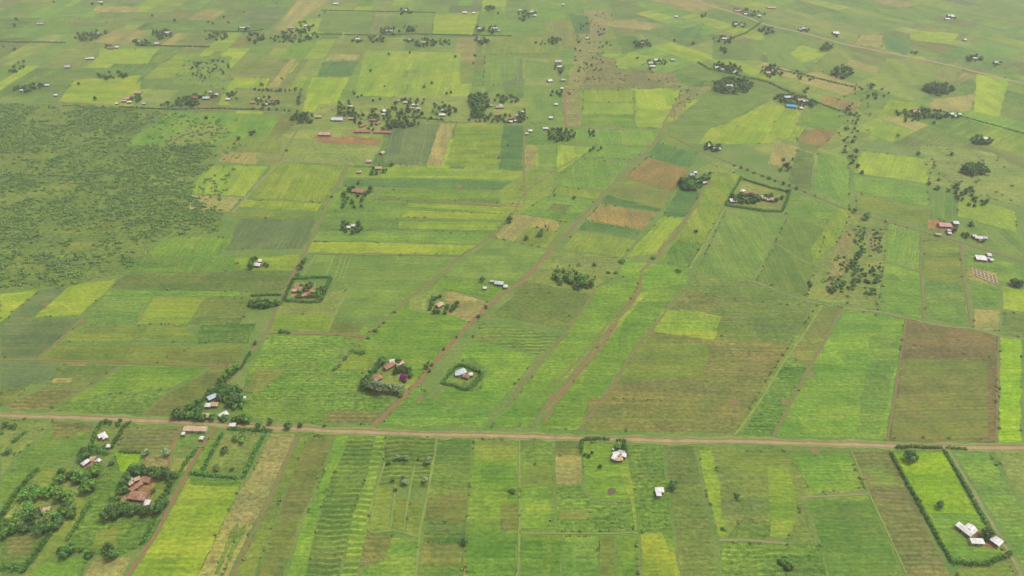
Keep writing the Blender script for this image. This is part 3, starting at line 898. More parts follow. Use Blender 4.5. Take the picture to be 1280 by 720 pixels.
def row(kinds, where, pts, step, r, jit=.35):
    """plants in a line from point to point (px), step in metres"""
    g = [G(*p) for p in pts]
    for a, b in zip(g, g[1:]):
        L = (b-a).length; n = max(1, int(L/step))
        for i in range(n):
            if prng.random() < .08: continue
            p = a+(b-a)*((i+prng.uniform(0, 1)*jit)/n)+Vector((prng.uniform(-1, 1), prng.uniform(-1, 1), 0))*r*.3
            PLANTS.append({'k': prng.choice(kinds), 'p': p, 'r': r*prng.uniform(.7, 1.25), 'w': where})
D = ['dark', 'dark', 'mid']; DM = ['dark', 'mid', 'olive']
# bottom left
W = 'in the wooded yard around the small tan-roofed hut'
put('mid', W, [(73, 597, 5), (60, 612, 5), (75, 616, 5.4), (30, 617, 5), (45, 616, 6), (33, 632, 5), (84, 620, 4.6), (66, 606, 4)])
put('olive', W, [(40, 608, 4.5), (23, 640, 5), (52, 650, 5), (26, 654, 4.6), (58, 640, 3.4), (88, 634, 4.4)])
put('dark', W, [(97, 593, 5.6), (88, 592, 4.5), (76, 588, 4), (105, 599, 5), (117, 588, 4.6), (121, 581, 4), (112, 605, 5), (104, 610, 4), (96, 600, 4), (78, 639, 5), (70, 646, 5.2), (82, 631, 4.6),
   (42, 643, 5), (34, 645, 4.6), (60, 656, 5), (50, 660, 4), (70, 655, 4.4), (10, 655, 5), (18, 650, 4.6), (5, 664, 4.6), (2, 655, 4), (32, 658, 4), (44, 653, 4.4), (15, 662, 3.6), (88, 640, 3.6)])
W = 'around the brown-roofed farmyard'
put('dark', W, [(163, 588, 4), (171, 586, 4.4), (180, 587, 4.2), (189, 588, 4), (198, 590, 4.4), (206, 590, 4), (214, 593, 4.2), (158, 596, 4), (153, 604, 4.2), (149, 612, 4), (156, 611, 3.4),
   (143, 624, 3.6), (138, 632, 4.2), (134, 640, 4.4), (142, 640, 4), (150, 637, 4.4), (158, 636, 4), (166, 636, 4.2), (175, 635, 4), (182, 637, 3.6), (212, 603, 3.4), (208, 612, 3.6), (204, 619, 4), (200, 627, 4.4), (197, 634, 4.2), (205, 627, 3.6)])
put('mid', W, [(146, 630, 3.6), (155, 629, 3.4), (166, 583, 3.4), (222, 592, 3), (190, 612, 2.4)])
put('silver', W, [(182, 564, 3.2), (208, 565, 3.2), (139, 577, 3), (135, 640, 3)])
W = 'beside the two-hut enclosure below the road'
scat(D, W, 106, 565, 6, 5, 5, 3.4); put('dark', 'growing at the road edge above the white hut', [(133, 525, 2.6), (137, 526, 2.4), (150, 524, 2), (146, 529, 2)])
put('dark', 'in a clump at the foot of the maize strip', [(75, 686, 3.8), (83, 685, 4.2), (80, 689, 4), (89, 687, 3), (100, 686, 2.4), (109, 691, 3), (114, 690, 2.6)])
put('dark', 'beside the tan stubble patch', [(132, 685, 3.4), (137, 690, 3.8), (141, 692, 3), (135, 681, 2.6)])
W = 'scattered over the grassy plot at the lower left edge'
put('bush', W, [(6, 529, 3), (12, 532, 3.4), (17, 533, 3), (9, 563, 4), (2, 541, 3), (18, 566, 2), (30, 523, 2)])
put('dark', W, [(9, 563, 2.8), (4, 531, 2.8)])
W = 'inside the hedged pasture below the road'
put('olive', W, [(294, 545, 3), (302, 549, 3.2), (303, 543, 2.8), (270, 583, 2.4), (289, 585, 2.4)]); put('dark', W, [(280, 561, 2.8)])
# orchard
put('silver', 'standing in the ridged plot with pale lines', [(485, 577, 2), (496, 571, 2.3), (501, 572, 2), (508, 572, 2.5), (523, 573, 1.6), (535, 575, 3), (491, 599, 2), (505, 596, 2.6), (506, 602, 2.4), (531, 599, 3), (494, 611, 2)])
put('bush', 'alone on a green strip', [(641, 613, 3.4), (636, 612, 2.6)]); put('dark', 'lone on the strip boundary', [(581, 676, 2.4)])
put('dark', 'by the big white house group with brown yard', [(780, 555, 3), (783, 560, 2.6), (784, 567, 2.4)]); put('olive', 'by the brown-yard homestead', [(773, 556, 3.4), (737, 568, 2.4), (740, 564, 2), (751, 581, 2.2), (731, 567, 2)])
put('dark', 'behind the small white L-shaped house', [(841, 605, 4.6)])
put('bush', 'in the scrubby pasture', [(922, 619, 2.4), (924, 624, 2), (903, 660, 2.2), (905, 661, 1.8), (983, 703, 4.6), (987, 707, 4)])
put('dark', 'at the top of the lime-green hedged field', [(1140, 569, 4.6), (1145, 571, 3)]); put('dark', 'in the middle of the lime-green hedged field', [(1176, 630, 2.8)])
put('dark', 'between the white-roofed farm buildings', [(1236, 664, 3.8), (1233, 669, 3.2)])
# roadside homestead
W = 'around the roadside homestead with the pale blue roof'
scat(D, W, 284, 491, 14, 9, 16, 3.6); scat(D, W, 296, 500, 9, 9, 8, 3.4); row(D, W, [(222, 521), (245, 524), (275, 526), (308, 527)], 5, 3.2); put('dark', W, [(220, 516, 4.4), (226, 520, 3.6), (246, 513, 3), (250, 508, 3)])
row(D, W, [(237, 512), (256, 497), (270, 483)], 6, 2.8); scat(D, W, 302, 540-16, 8, 3, 5, 3)
row(['dark', 'mid'], 'along the track above the roadside homestead', [(276, 479), (284, 468), (297, 462), (308, 456)], 5, 2.6)
row(['bush', 'dark'], 'along the track beyond the maize field', [(309, 447), (320, 430), (318, 432)], 14, 2)
put('dark', 'standing at the road junction', [(360, 532, 3.2), (337, 527, 3), (375, 530, 2.2), (405, 532, 1.8), (323, 532, 3), (330, 534, 2.4)])
W = 'in the arc around the rust-roofed homestead'
put('dark', W, [(477, 450, 3.6), (472, 454, 3.8), (468, 460, 3.6), (463, 465, 3.8), (459, 471, 3.8), (456, 477, 4), (455, 483, 3.6), (498, 451, 3), (496, 461, 3.4), (504, 460, 3), (461, 482, 3.2), (480, 449, 3)])
put('silver', W, [(463, 483, 3.6), (469, 482, 4.6), (476, 484, 4.4), (486, 485, 4.6), (494, 485, 4.2), (500, 486, 3.6), (457, 473, 3.4)])
put('dark', 'next to the magenta blossom tree', [(511, 462, 3), (513, 468, 2.6), (506, 475, 2.2)]); put('magenta', 'beside the rust-roofed homestead', [(504, 470, 3)])
put('mid', 'along the red track', [(533, 457, 2.6), (537, 462, 2.4), (540, 455, 2), (501, 493, 2.2)])
row(['dark', 'mid'], 'along the red track above the roadside field', [(533, 456), (555, 438), (580, 413), (606, 388), (614, 380)], 15, 1.9)
W = 'along the pale boundary path'
put('bush', W, [(431, 448, 2.4), (424, 456, 2.6), (418, 461, 2.4), (460, 421, 2.6), (469, 413, 2.8), (474, 408, 2), (480, 403, 2), (449, 431, 2), (493, 390, 2.2), (445, 439, 3.2), (452, 440, 3.2), (439, 438, 2.4)])
put('bush', 'at the corner of the pale field', [(351, 414, 3.4), (356, 414, 3.6), (360, 415, 2.6)])
W = 'around the lone brown hut above the track'
put('dark', W, [(541, 372, 3.2), (540, 378, 3.2), (546, 371, 2.8), (537, 384, 2.6), (543, 388, 3), (559, 383, 3.4), (564, 386, 3.2), (571, 379, 2.8), (567, 383, 2.6), (556, 389, 2.6), (548, 388, 2.4), (550, 369, 2)])
W = 'inside the square hedge of the brown-roofed farm'
scat(D, W, 385, 362, 22, 9, 16, 3); 
W = 'in the tree strip west of the square hedged farm'
scat(D, W, 330, 378, 18, 5, 14, 2.8)
W = 'beside the lone white hut in the western fields'
put('dark', W, [(313, 328, 3.4), (315, 324, 3), (319, 321, 2.6), (330, 329, 2.6), (334, 331, 2.2), (313, 332, 3)])
row(['bush', 'dark'], 'along the central track', [(382, 322), (377, 335), (370, 348)], 8, 3); row(['bush'], 'along the central track', [(415, 245), (412, 250)], 6, 3)
W = 'around the red-roofed farm in the striped fields'
put('dark', W, [(437, 235, 3.4), (441, 233, 3), (463, 235, 3.6), (460, 239, 3), (448, 227, 2.4), (452, 248, 3.4), (452, 256, 3), (443, 257, 3), (430, 241, 3.6), (431, 250, 4), (434, 246, 3.4), (456, 241, 3), (429, 255, 3), (440, 250, 3.4), (447, 243, 3)])
W = 'around the small white huts in the striped fields'
put('dark', W, [(430, 277, 3.4), (429, 283, 3.2), (433, 287, 3.2), (441, 288, 3), (448, 278, 3.4), (447, 287, 3.4), (452, 284, 3.4), (444, 284, 3), (436, 279, 3)])
W = 'by the huts at the edge of the dark field'
put('dark', W, [(465, 214, 3.6), (470, 215, 3.4), (466, 209, 3), (479, 212, 3), (489, 204, 3.2), (475, 206, 2.6), (483, 211, 2.4)])
put('tall', W, [(489, 206, 1.4)])
# village band
W = 'in the village behind the long red roofs'
scat(D, W, 432, 133, 11, 9, 16, 4); scat(D, W, 485, 145, 50, 13, 75, 3.4); scat(D, W, 515, 126, 20, 5, 12, 3.6); row(D, W, [(500, 144), (530, 148), (556, 150)], 8, 3.6)
row(D, W, [(430, 142), (470, 146), (500, 155)], 10, 3.4); scat(DM, W, 500, 153, 20, 4, 14, 3.6); put('dark', W, [(460, 159, 3.4), (466, 160, 3), (478, 159, 3.6), (485, 160, 3.4), (449, 152, 3)])
scat(D, 'between the village and the big tree clump', 555, 133, 16, 9, 22, 3.6)
W = 'in the tall dark clump at the village edge'
scat(D, W, 599, 124, 12, 11, 26, 5); scat(D, W, 597, 139, 9, 6, 12, 5)
W = 'in the yards right of the tall dark clump'
scat(D, W, 632, 122, 16, 5, 14, 3.6); scat(D, W, 630, 146, 26, 6, 28, 3.2); row(D, W, [(585, 152), (620, 153), (650, 151)], 8, 2.8); scat(D, W, 653, 143, 7, 8, 14, 3.4)
W = 'in the round clump beside the dirt crossroads'
scat(D, W, 702, 166, 18, 7, 28, 4); scat(DM, W, 740, 165, 6, 4, 6, 3)
W = 'around the walled yard with small red roof'
row(D, W, [(318, 113), (345, 115), (381, 113)], 7, 3.6); row(D, W, [(316, 137), (345, 138), (378, 140)], 9, 2.8); scat(D, W, 335, 124, 18, 6, 14, 3.2); row(D, W, [(376, 118), (372, 134)], 10, 3.6)
W = 'in the dark clump west of the school'
scat(D, W, 378, 145, 14, 6, 22, 3.8); put('bush', W, [(372, 153, 3), (365, 156, 2.6), (358, 187, 3)])
W = 'around the farm at the top of the bushland'
scat(D, W, 232, 125, 15, 6, 24, 4); scat(D, W, 255, 118, 18, 4, 14, 3.4); scat(D, W, 208, 130, 10, 4, 8, 2.6); scat(D, W, 290, 118, 6, 8, 8, 3)
W = 'by the pink-roofed group near the bushland'
scat(D, W, 170, 120, 7, 5, 9, 3.6)
W = 'in the dark clump far on the left'
scat(D, W, 106, 44, 15, 5, 26, 4); scat(D, W, 124, 39, 10, 4, 12, 3.4)
W = 'in the small far clump with a white roof'
scat(D, W, 202, 40, 14, 6, 26, 4); scat(D, W, 176, 52, 12, 4, 14, 3.4); scat(D, W, 137, 57, 6, 3, 7, 3.4)
W = 'in the far tree row left of the tan strip'
scat(D, W, 273, 44, 14, 5, 22, 3.6); scat(D, W, 303, 35, 6, 4, 9, 3.4); scat(D, W, 320, 45, 12, 6, 20, 3.6)
W = 'in the large far homestead belt'
scat(D, W, 372, 42, 26, 8, 50, 3.6); scat(D, W, 385, 30, 12, 6, 14, 3.4); scat(D, W, 350, 47, 14, 4, 14, 3.4)
W = 'in the far homesteads under the long boundary'
scat(D, W, 487, 37, 12, 5, 20, 3.6); scat(D, W, 470, 47, 9, 5, 14, 3.8); scat(D, W, 512, 34, 9, 4, 14, 3.8); scat(D, W, 533, 52, 12, 5, 22, 4); scat(D, W, 555, 51, 8, 4, 12, 3.4); scat(D, W, 511, 49, 6, 3, 7, 3.4); scat(D, W, 446, 49, 6, 3, 8, 3.4)
scat(D, W, 505, 12, 10, 3, 12, 3.6)
W = 'in the far right-of-centre farm yards'
scat(D, W, 612, 8, 7, 4, 10, 4); scat(D, W, 599, 34, 6, 4, 8, 4); scat(D, W, 615, 35, 7, 5, 10, 4); scat(D, W, 602, 49, 9, 4, 14, 4); scat(D, W, 658, 16, 13, 5, 16, 3.6); scat(D, W, 653, 23, 5, 3, 6, 3.6); scat(D, W, 693, 49, 8, 3, 12, 4); scat(DM, W, 675, 53, 8, 3, 6, 2.8)
W = 'along the dirt street of white huts'
scat(D, W, 699, 83, 6, 7, 10, 3.2); scat(DM, W, 700, 115, 15, 3, 10, 3); scat(DM, W, 738, 60, 22, 40, 50, 2.6)
W = 'in the clump at the heath edge'
scat(D, W, 803, 53, 12, 5, 18, 4); scat(D, W, 822, 76, 12, 4, 14, 3.2); put('dark', W, [(844, 49, 4.4), (866, 52, 4), (797, 71, 3.4), (813, 84, 3.4), (763, 55, 2.6)])
W = 'in the far grove beside the diagonal hedge'
scat(D, W, 910, 83, 20, 6, 34, 3.8, .15); scat(D, W, 917, 104, 24, 9, 62, 4.6); 
W = 'in the grove right of the big round grove'
scat(D, W, 965, 87, 13, 8, 26, 4, .1); scat(DM, W, 1000, 92, 18, 5, 12, 3, .3)
W = 'in the small far yards along the diagonal road'
scat(D, W, 905, 48, 14, 5, 16, 3.6); scat(D, W, 923, 29, 9, 4, 10, 3.4); scat(D, W, 938, 15, 22, 5, 24, 3.4, .15); scat(D, W, 959, 36, 10, 4, 14, 4); scat(D, W, 905, 60, 5, 3, 6, 4); scat(D, W, 880, 18, 6, 3, 5, 3.4); scat(D, W, 1005, 36, 7, 4, 8, 3.4); scat(D, W, 1045, 43, 5, 2, 5, 3)
put('dark', W, [(1034, 53, 6), (1030, 56, 6), (1038, 56, 6), (1034, 59, 5.6), (1028, 59, 5)])
W = 'in the solid dark block right of the grove'
scat(D, W, 1053, 88, 13, 8, 26, 4.8); 
W = 'in the dense rectangular far grove'
scat(D, W, 1173, 108, 19, 6, 40, 4.6)
W = 'around the homestead with the bright blue roof'
scat(D, W, 995, 124, 26, 7, 46, 3.6, .15)
W = 'in the long tree belt on the right'
scat(D, W, 1160, 140, 40, 5, 46, 3.6, .06); scat(DM, W, 1140, 146, 12, 4, 8, 3.2)
W = 'in the small groves near the right edge'
scat(D, W, 1220, 71, 11, 4, 14, 3.8); scat(D, W, 1247, 78, 6, 2, 6, 3); scat(D, W, 1228, 173, 13, 5, 18, 3.2, .1); scat(D, W, 1218, 210, 16, 7, 26, 3.8); put('dark', W, [(1188, 20, 4), (1194, 21, 4), (1145, 64, 4), (1140, 64, 3.4)])
W = 'along the dry gully on the right'
scat(DM, W, 1064, 165, 10, 40, 32, 3, 0); scat(DM, W, 1090, 112, 22, 8, 18, 3, .2); scat(DM, W, 1200, 240, 42, 12, 26, 2.8, .3); put('dark', W, [(1073, 206, 3.6), (1078, 214, 2.6), (1149, 190, 3.6), (1190, 190, 4), (1219, 246, 3.4), (1185, 237, 3.2), (1010, 109, 4), (1006, 112, 3.6), (1168, 152, 3.4), (1122, 168, 3.6)])
W = 'in the small yard right of the dark green field'
scat(D, W, 890, 182, 12, 5, 14, 3)
W = 'on the bare knoll left of the long track'
put('dark', W, [(980, 198, 3.4), (985, 204, 3.8), (976, 211, 3), (986, 209, 3.4), (992, 198, 2.6), (981, 205, 3)])
W = 'in the clump by the pale bare yard'
scat(D, W, 864, 228, 14, 6, 24, 3.8, .1); scat(D, W, 882, 222, 9, 6, 9, 3, -.3)
W = 'inside the long hedge of the eastern farm'
scat(D, W, 935, 246, 20, 6, 30, 3); scat(D, W, 962, 246, 18, 5, 14, 2.8)
row(['bush', 'dark'], 'along the long diagonal track', [(905, 204), (925, 210), (960, 223), (985, 233), (1014, 243)], 9, 2.8); row(['bush'], 'along the long diagonal track', [(1014, 243), (1060, 262), (1085, 269)], 24, 2.6)
put('dark', 'beside the long diagonal track', [(1084, 269, 4), (1070, 262, 3), (985, 238, 3.4)])
W = 'around the pale hut on the central pasture'
scat(DM, W, 708, 344, 16, 9, 16, 3); scat(DM, W, 728, 352, 16, 9, 18, 3); put('tall', W, [(697, 334, 1.2), (693, 340, 1.1), (742, 331, 1.2), (744, 347, 1.4), (712, 333, 1.2), (724, 331, 1.1), (696, 346, 1.3)])
put('bush', W, [(723, 331, 2.6), (770, 340, 2.6), (760, 340, 2.2), (743, 330, 3), (778, 326, 4), (848, 338, 4), (816, 322, 3)])
put('tall', 'in the trio of slim trees on the tan plot', [(682, 284, 1.3), (685, 287, 1.3), (686, 283, 1.1)]); put('dark', 'beside the slim trees on the tan plot', [(675, 291, 3.4), (658, 296, 2.8), (676, 287, 2.4)])
put('dark', 'alone in a central field', [(717, 246, 2.6), (693, 243, 2.2), (742, 183, 3.4), (751, 183, 3), (738, 186, 3), (748, 187, 2.4), (870, 288, 2.6), (603, 348, 3.2), (637, 272, 3), (637, 276, 2.6)])
W = 'in the dark rows of the thicket right of centre'
for cx, cy, rx, ry, n in ((1075, 292, 7, 10, 10), (1060, 330, 11, 9, 14), (1046, 352, 9, 7, 10), (1076, 312, 8, 12, 12), (1095, 305, 7, 9, 8), (1095, 345, 9, 14, 14), (1075, 340, 9, 10, 12), (1060, 356, 8, 6, 8), (1096, 290, 5, 5, 4), (1044, 362, 10, 4, 7), (1088, 362, 8, 5, 6)):
    for _ in range(int(n*2.3)): put(prng.choice(['bush', 'bush', 'mid']), W, [(cx+prng.uniform(-rx, rx), cy+prng.uniform(-ry, ry))], prng.uniform(1.2, 2.3))
put('dark', W, [(1014, 355, 3), (1012, 352, 2.4)])
W = 'near the white house by the right edge'
put('dark', W, [(1196, 283, 3.4), (1193, 286, 3), (1215, 278, 3.2), (1268, 351, 3.6), (1274, 354, 3.6), (1277, 352, 3.6), (1230, 300, 2.4), (1210, 293, 4), (1204, 291, 3)])
# lone trees far away
W = 'dotted over the far western fields'
put('dark', W, [(20, 22, 4), (18, 30, 4), (17, 60, 3.6), (4, 57, 3), (127, 4, 4), (258, 48, 3), (218, 24, 3.4), (190, 18, 3), (67, 1, 4), (115, 3, 4), (118, 121, 4), (98, 103, 3.6), (257, 145, 4), (297, 170, 4), (313, 164, 5), (317, 163, 4), (305, 14, 3), (280, 20, 3), (285, 27, 3), (266, 28, 3), (260, 26, 3), (27, 108, 3.4)])
scat(D, W, 30, 109, 14, 4, 14, 3.4); scat(D, W, 22, 82, 14, 7, 12, 3, -.5); scat(D, W, 140, 92, 18, 4, 16, 3.6); scat(DM, W, 262, 85, 26, 12, 36, 2.8); scat(D, W, 45, 105, 14, 3, 10, 3)
W = 'dotted over the far fields at top centre'
put('dark', W, [(406, 14, 2.6), (399, 19, 3), (345, 3, 3), (442, 115, 4), (447, 120, 3), (452, 118, 3), (463, 87, 3.4), (540, 102, 3), (569, 69, 3.6), (594, 68, 3.6), (592, 78, 2.6), (530, 107, 2.6), (558, 115, 3), (564, 114, 3), (326, 104, 4.4), (352, 97, 3), (481, 107, 2.6), (512, 64, 3), (486, 66, 3), (622, 15, 3), (635, 180, 2.4), (466, 124, 3), (475, 122, 3), (624, 196, 2)])
put('tall', W, [(503, 108, 1.3), (510, 107, 1.3), (509, 111, 1.2), (521, 107, 1.2), (526, 108, 1.2), (531, 106, 1.2), (528, 110, 1.2), (399, 19, 1.4), (441, 114, 1.6)])
# ---- build plants
for e in PLANTS:
    if e['w'].startswith('in the wooded yard') and e['k'] == 'dark' and prng.random() < .5: e['k'] = 'mid'
    if to_px(e['p'])[1] < 200: e['r'] *= .86
    elif to_px(e['p'])[1] > 540: e['r'] *= .92
    e['s'] = e['r']/max(50, (e['p']-Vector((0, 0, H))).length)
PLANTS = [e for e in PLANTS if -25 < to_px(e['p'])[0] < 1305 and -15 < to_px(e['p'])[1] < 740]
trees = sorted([e for e in PLANTS if e['k'] != 'bush'], key=lambda e: -e['s'])
bushes = sorted([e for e in PLANTS if e['k'] == 'bush'], key=lambda e: -e['s'])
print('PLANTS', len(trees), len(bushes))
NT, NB = 295, 295
single = trees[:NT]+bushes[:NB]; rest = trees[NT:]+bushes[NB:]
NAMES = {'dark': ('broadleaf_tree', 'dark green bushy tree'), 'mid': ('broadleaf_tree', 'fresh green bushy tree'), 'olive': ('acacia_tree', 'olive green flat-topped tree'),
         'silver': ('gum_tree', 'pale silvery green tree'), 'tall': ('cypress_tree', 'tall slim dark tree'), 'magenta': ('bougainvillea_tree', 'tree covered in magenta blossom'), 'bush': ('bush', 'low dark green bush')}
ORD = ['', 'leftmost', 'second from left', 'third from left', 'fourth from left', 'fifth from left', 'sixth from left']
byg = {}
for e in single: byg.setdefault((e['k'], e['w']), []).append(e)
for (k, wh), L in byg.items():
    L.sort(key=lambda e: to_px(e['p'])[0])
    tot = sum(1 for e in PLANTS if e['k'] == k and e['w'] == wh)
    small = tot <= 6 and tot == len(L)
    for i, e in enumerate(L):
        nm, ds = NAMES[k]
        if len(L) == 1 and tot == 1: lb, gr = ds+' '+wh, None
        elif small: lb, gr = '%s of the %s %s' % (ORD[i+1] if i < len(L)-1 else 'rightmost', ds.replace('tree', 'trees').replace('bush', 'bushes') if 'bushy' not in ds else ds.replace('tree', 'trees'), wh), ds.split()[-1]+'s '+wh
        else: lb, gr = ds+' '+wh, ('bushes ' if k == 'bush' else 'trees ')+wh
        if len(lb.split()) > 16: lb = ' '.join(lb.split()[:16])
        e['label'] = lb; e['group'] = gr
def gz(p):
    return ground_z(p.x, p.y)
prng2 = random.Random(77)
for e in single:
    k = e['k']; nm = NAMES[k][0]; r = e['r']; z = gz(e['p'])
    rz = prng2.uniform(0, 2*PI)
    if k == 'bush':
        o = bpy.data.objects.new(nm, prng2.choice(BUSHMESH)); COL.objects.link(o)
        o.location = (e['p'].x, e['p'].y, z); o.rotation_euler = (0, 0, rz); o.scale = (r, r*prng2.uniform(.7, 1.1), r*prng2.uniform(.7, 1.0))
        tag(o, e['label'], 'bush', e['group'])
    else:
        if k not in TREEMESH: TREEMESH[k] = tree_meshes(k)
        tm, me, hg = prng2.choice(TREEMESH[k])
        root = bpy.data.objects.new(nm, None); COL.objects.link(root); root.empty_display_size = .5
        root.location = (e['p'].x, e['p'].y, z); root.rotation_euler = (0, 0, rz); root.scale = (r, r*prng2.uniform(.85, 1.1), r*prng2.uniform(.85, 1.1))
        for cn, mm in (('trunk', tm), ('crown', me)):
            c = bpy.data.objects.new(cn, mm); COL.objects.link(c); c.parent = root
        tag(root, e['label'], 'tree', e['group'])
def clump(V, F, p, r, rg, n, size, h=1.5):
    lobes = [(p.x+rg.uniform(-.4, .4)*r, p.y+rg.uniform(-.4, .4)*r, r*h*.5+rg.uniform(-.1, .25)*r*h, r*.62, r*.62, r*h*.42) for _ in range(4)]
    v, f = leaves(rg, lobes, n, size*r); b = len(V); V += v; F += [tuple(q+b for q in t) for t in f]
V = []; F = []
for e in rest: clump(V, F, e['p'], e['r'], prng2, 60, .3, {'tall': 3.4, 'bush': .9}.get(e['k'], 1.5))
if V: tag(link('far_trees', V, F, M['leaf_dark']), 'mass of small dark trees and bushes in the far fields', 'trees', None, 'stuff')
# ---- the bushland on the left, and thin scrub on rough ground: past counting
def px_poly(s): return [G(*[float(a) for a in q.split(',')]) for q in s.split()]
def px_scatter(polys, n, rg):
    out = []
    for s, w in polys:
        P = [tuple(float(a) for a in q.split(',')) for q in s.split()]
        Q = [Vector((a, b, 0)) for a, b in P]; x0 = min(a for a, b in P); x1 = max(a for a, b in P)
        gp = [G(*q) for q in P]; X0 = min(g.x for g in gp); X1 = max(g.x for g in gp); Y0 = min(g.y for g in gp); Y1 = max(g.y for g in gp)
        m = 0
        while m < n*w:
            x, y = rg.uniform(X0, X1), rg.uniform(Y0, Y1)
            if inside(x, y, gp): out.append(Vector((x, y, 0))); m += 1
    return out
from mathutils import noise as mn
rg = random.Random(5)
BL = '-140,125 120,132 212,137 188,150 160,178 225,184 262,176 276,194 268,204 246,226 238,244 278,268 275,288 207,294 165,336 84,357 -40,362 -140,372'
V = []; F = []; cnt = 0
for p in px_scatter([(BL, 12000), ('190,140 300,150 300,196 275,260 300,292 210,310 150,340 120,356', 900)], 1, rg):
    d = mn.noise(Vector((p.x*.012, p.y*.012, 0)))+.8*mn.noise(Vector((p.x*.045, p.y*.045, 3)))
    if d < -.22 and rg.random() < .75: continue
    if rg.random() < .25-d*.7: continue
    r = rg.choice((1.0, 1.3, 1.8, 2.3, 3.1))*rg.uniform(.8, 1.2); cnt += 1
    lobes = [(p.x+rg.uniform(-1, 1)*r*.7, p.y+rg.uniform(-1, 1)*r*.35, r*.3, r*.6, r*.5, r*.33) for _ in range(3)]
    v, f = leaves(rg, lobes, int(16+8*r), .42+.12*r); b = len(V); V += v; F += [tuple(q+b for q in t) for t in f]
print('scrub', cnt)
tag(link('scrub', V, F, M['scrub']), 'rough green bushland of low thorn scrub left of the fields', 'bushland', None, 'stuff')
V = []; F = []
for p in px_scatter([('728,12 766,12 764,30 746,70 722,112 706,112 716,78', 110), ('712,85 745,70 770,74 772,85 846,93 850,111 722,111', 120), ('850,110 900,96 862,128 846,150 836,140', 60),
                     ('232,70 290,70 286,112 216,104', 110), ('226,150 290,150 285,175 230,186 196,180', 90), ('1044,120 1090,100 1090,170 1060,215 1050,200', 90), ('1150,180 1240,190 1280,220 1280,262 1200,238 1162,230', 80),
                     ('660,40 700,50 690,70 660,70', 20), ('398,130 500,118 556,130 556,150 486,150 390,142', 50), ('1040,285 1108,276 1104,390 1020,374', 60)], 1, rg):
    r = rg.choice((.7, .9, 1.2, 1.6, 2.3)); clump(V, F, p, r, rg, 22, .36, .8)
tag(link('undergrowth', V, F, M['leaf_olive']), 'thin scattered scrub dotted over the rough brown ground', 'undergrowth', None, 'stuff')
# weeds, tussocks and small shrubs along field boundaries
V = []; F = []
edges = []
for P, z in PLOTS:
    for i in range(len(P)): edges.append((P[i-1], P[i]))
for a, b in edges:
    if rg.random() < .45: continue
    L = (b-a).length; t = 0
    dens = rg.choice((6, 14, 30, 60))
    while t < L:
        t += rg.expovariate(1/dens)
        if t > L: break
        p = a+(b-a)*(t/L); r = rg.choice((.5, .6, .8, 1.1, 1.5)); clump(V, F, p, r, rg, 14, .42, .9)
tag(link('boundary_weeds', V, F, M['leaf_olive']), 'weeds and tiny shrubs growing along the field boundaries', 'weeds', None, 'stuff')
# ---------------------------------------------------------------- hedges
def hedge(label, pts, w=2.2, h=2.4, dens=9, group=None, mat='leaf_hedge', far=False):
    g = [G(*p) for p in pts]; r = random.Random(int(pts[0][0]*13+pts[0][1]*7)); V = []; F = []
    for a, b in zip(g, g[1:]):
        L = (b-a).length; d = (b-a)/L; nn = Vector((-d.y, d.x, 0)); n = max(1, int(L/(1.1 if not far else 2.4)))
        for i in range(n):
            p = a+(b-a)*((i+r.random())/n)+nn*r.uniform(-.3, .3)
            ww = w*r.uniform(.75, 1.3); hh = h*r.uniform(.7, 1.25)
            lobes = [(p.x+r.uniform(-.5, .5), p.y+r.uniform(-.5, .5), hh*q, ww*.6, ww*.6, hh*.34) for q in (.3, .6)]
            v, f = leaves(r, lobes, int(dens*(3.6 if not far else 2.4)), .42 if not far else .7); k = len(V); V += v; F += [tuple(q+k for q in t) for t in f]
    o = link('hedge', V, F, M[mat]); tag(o, label, 'hedge', group)
    return o
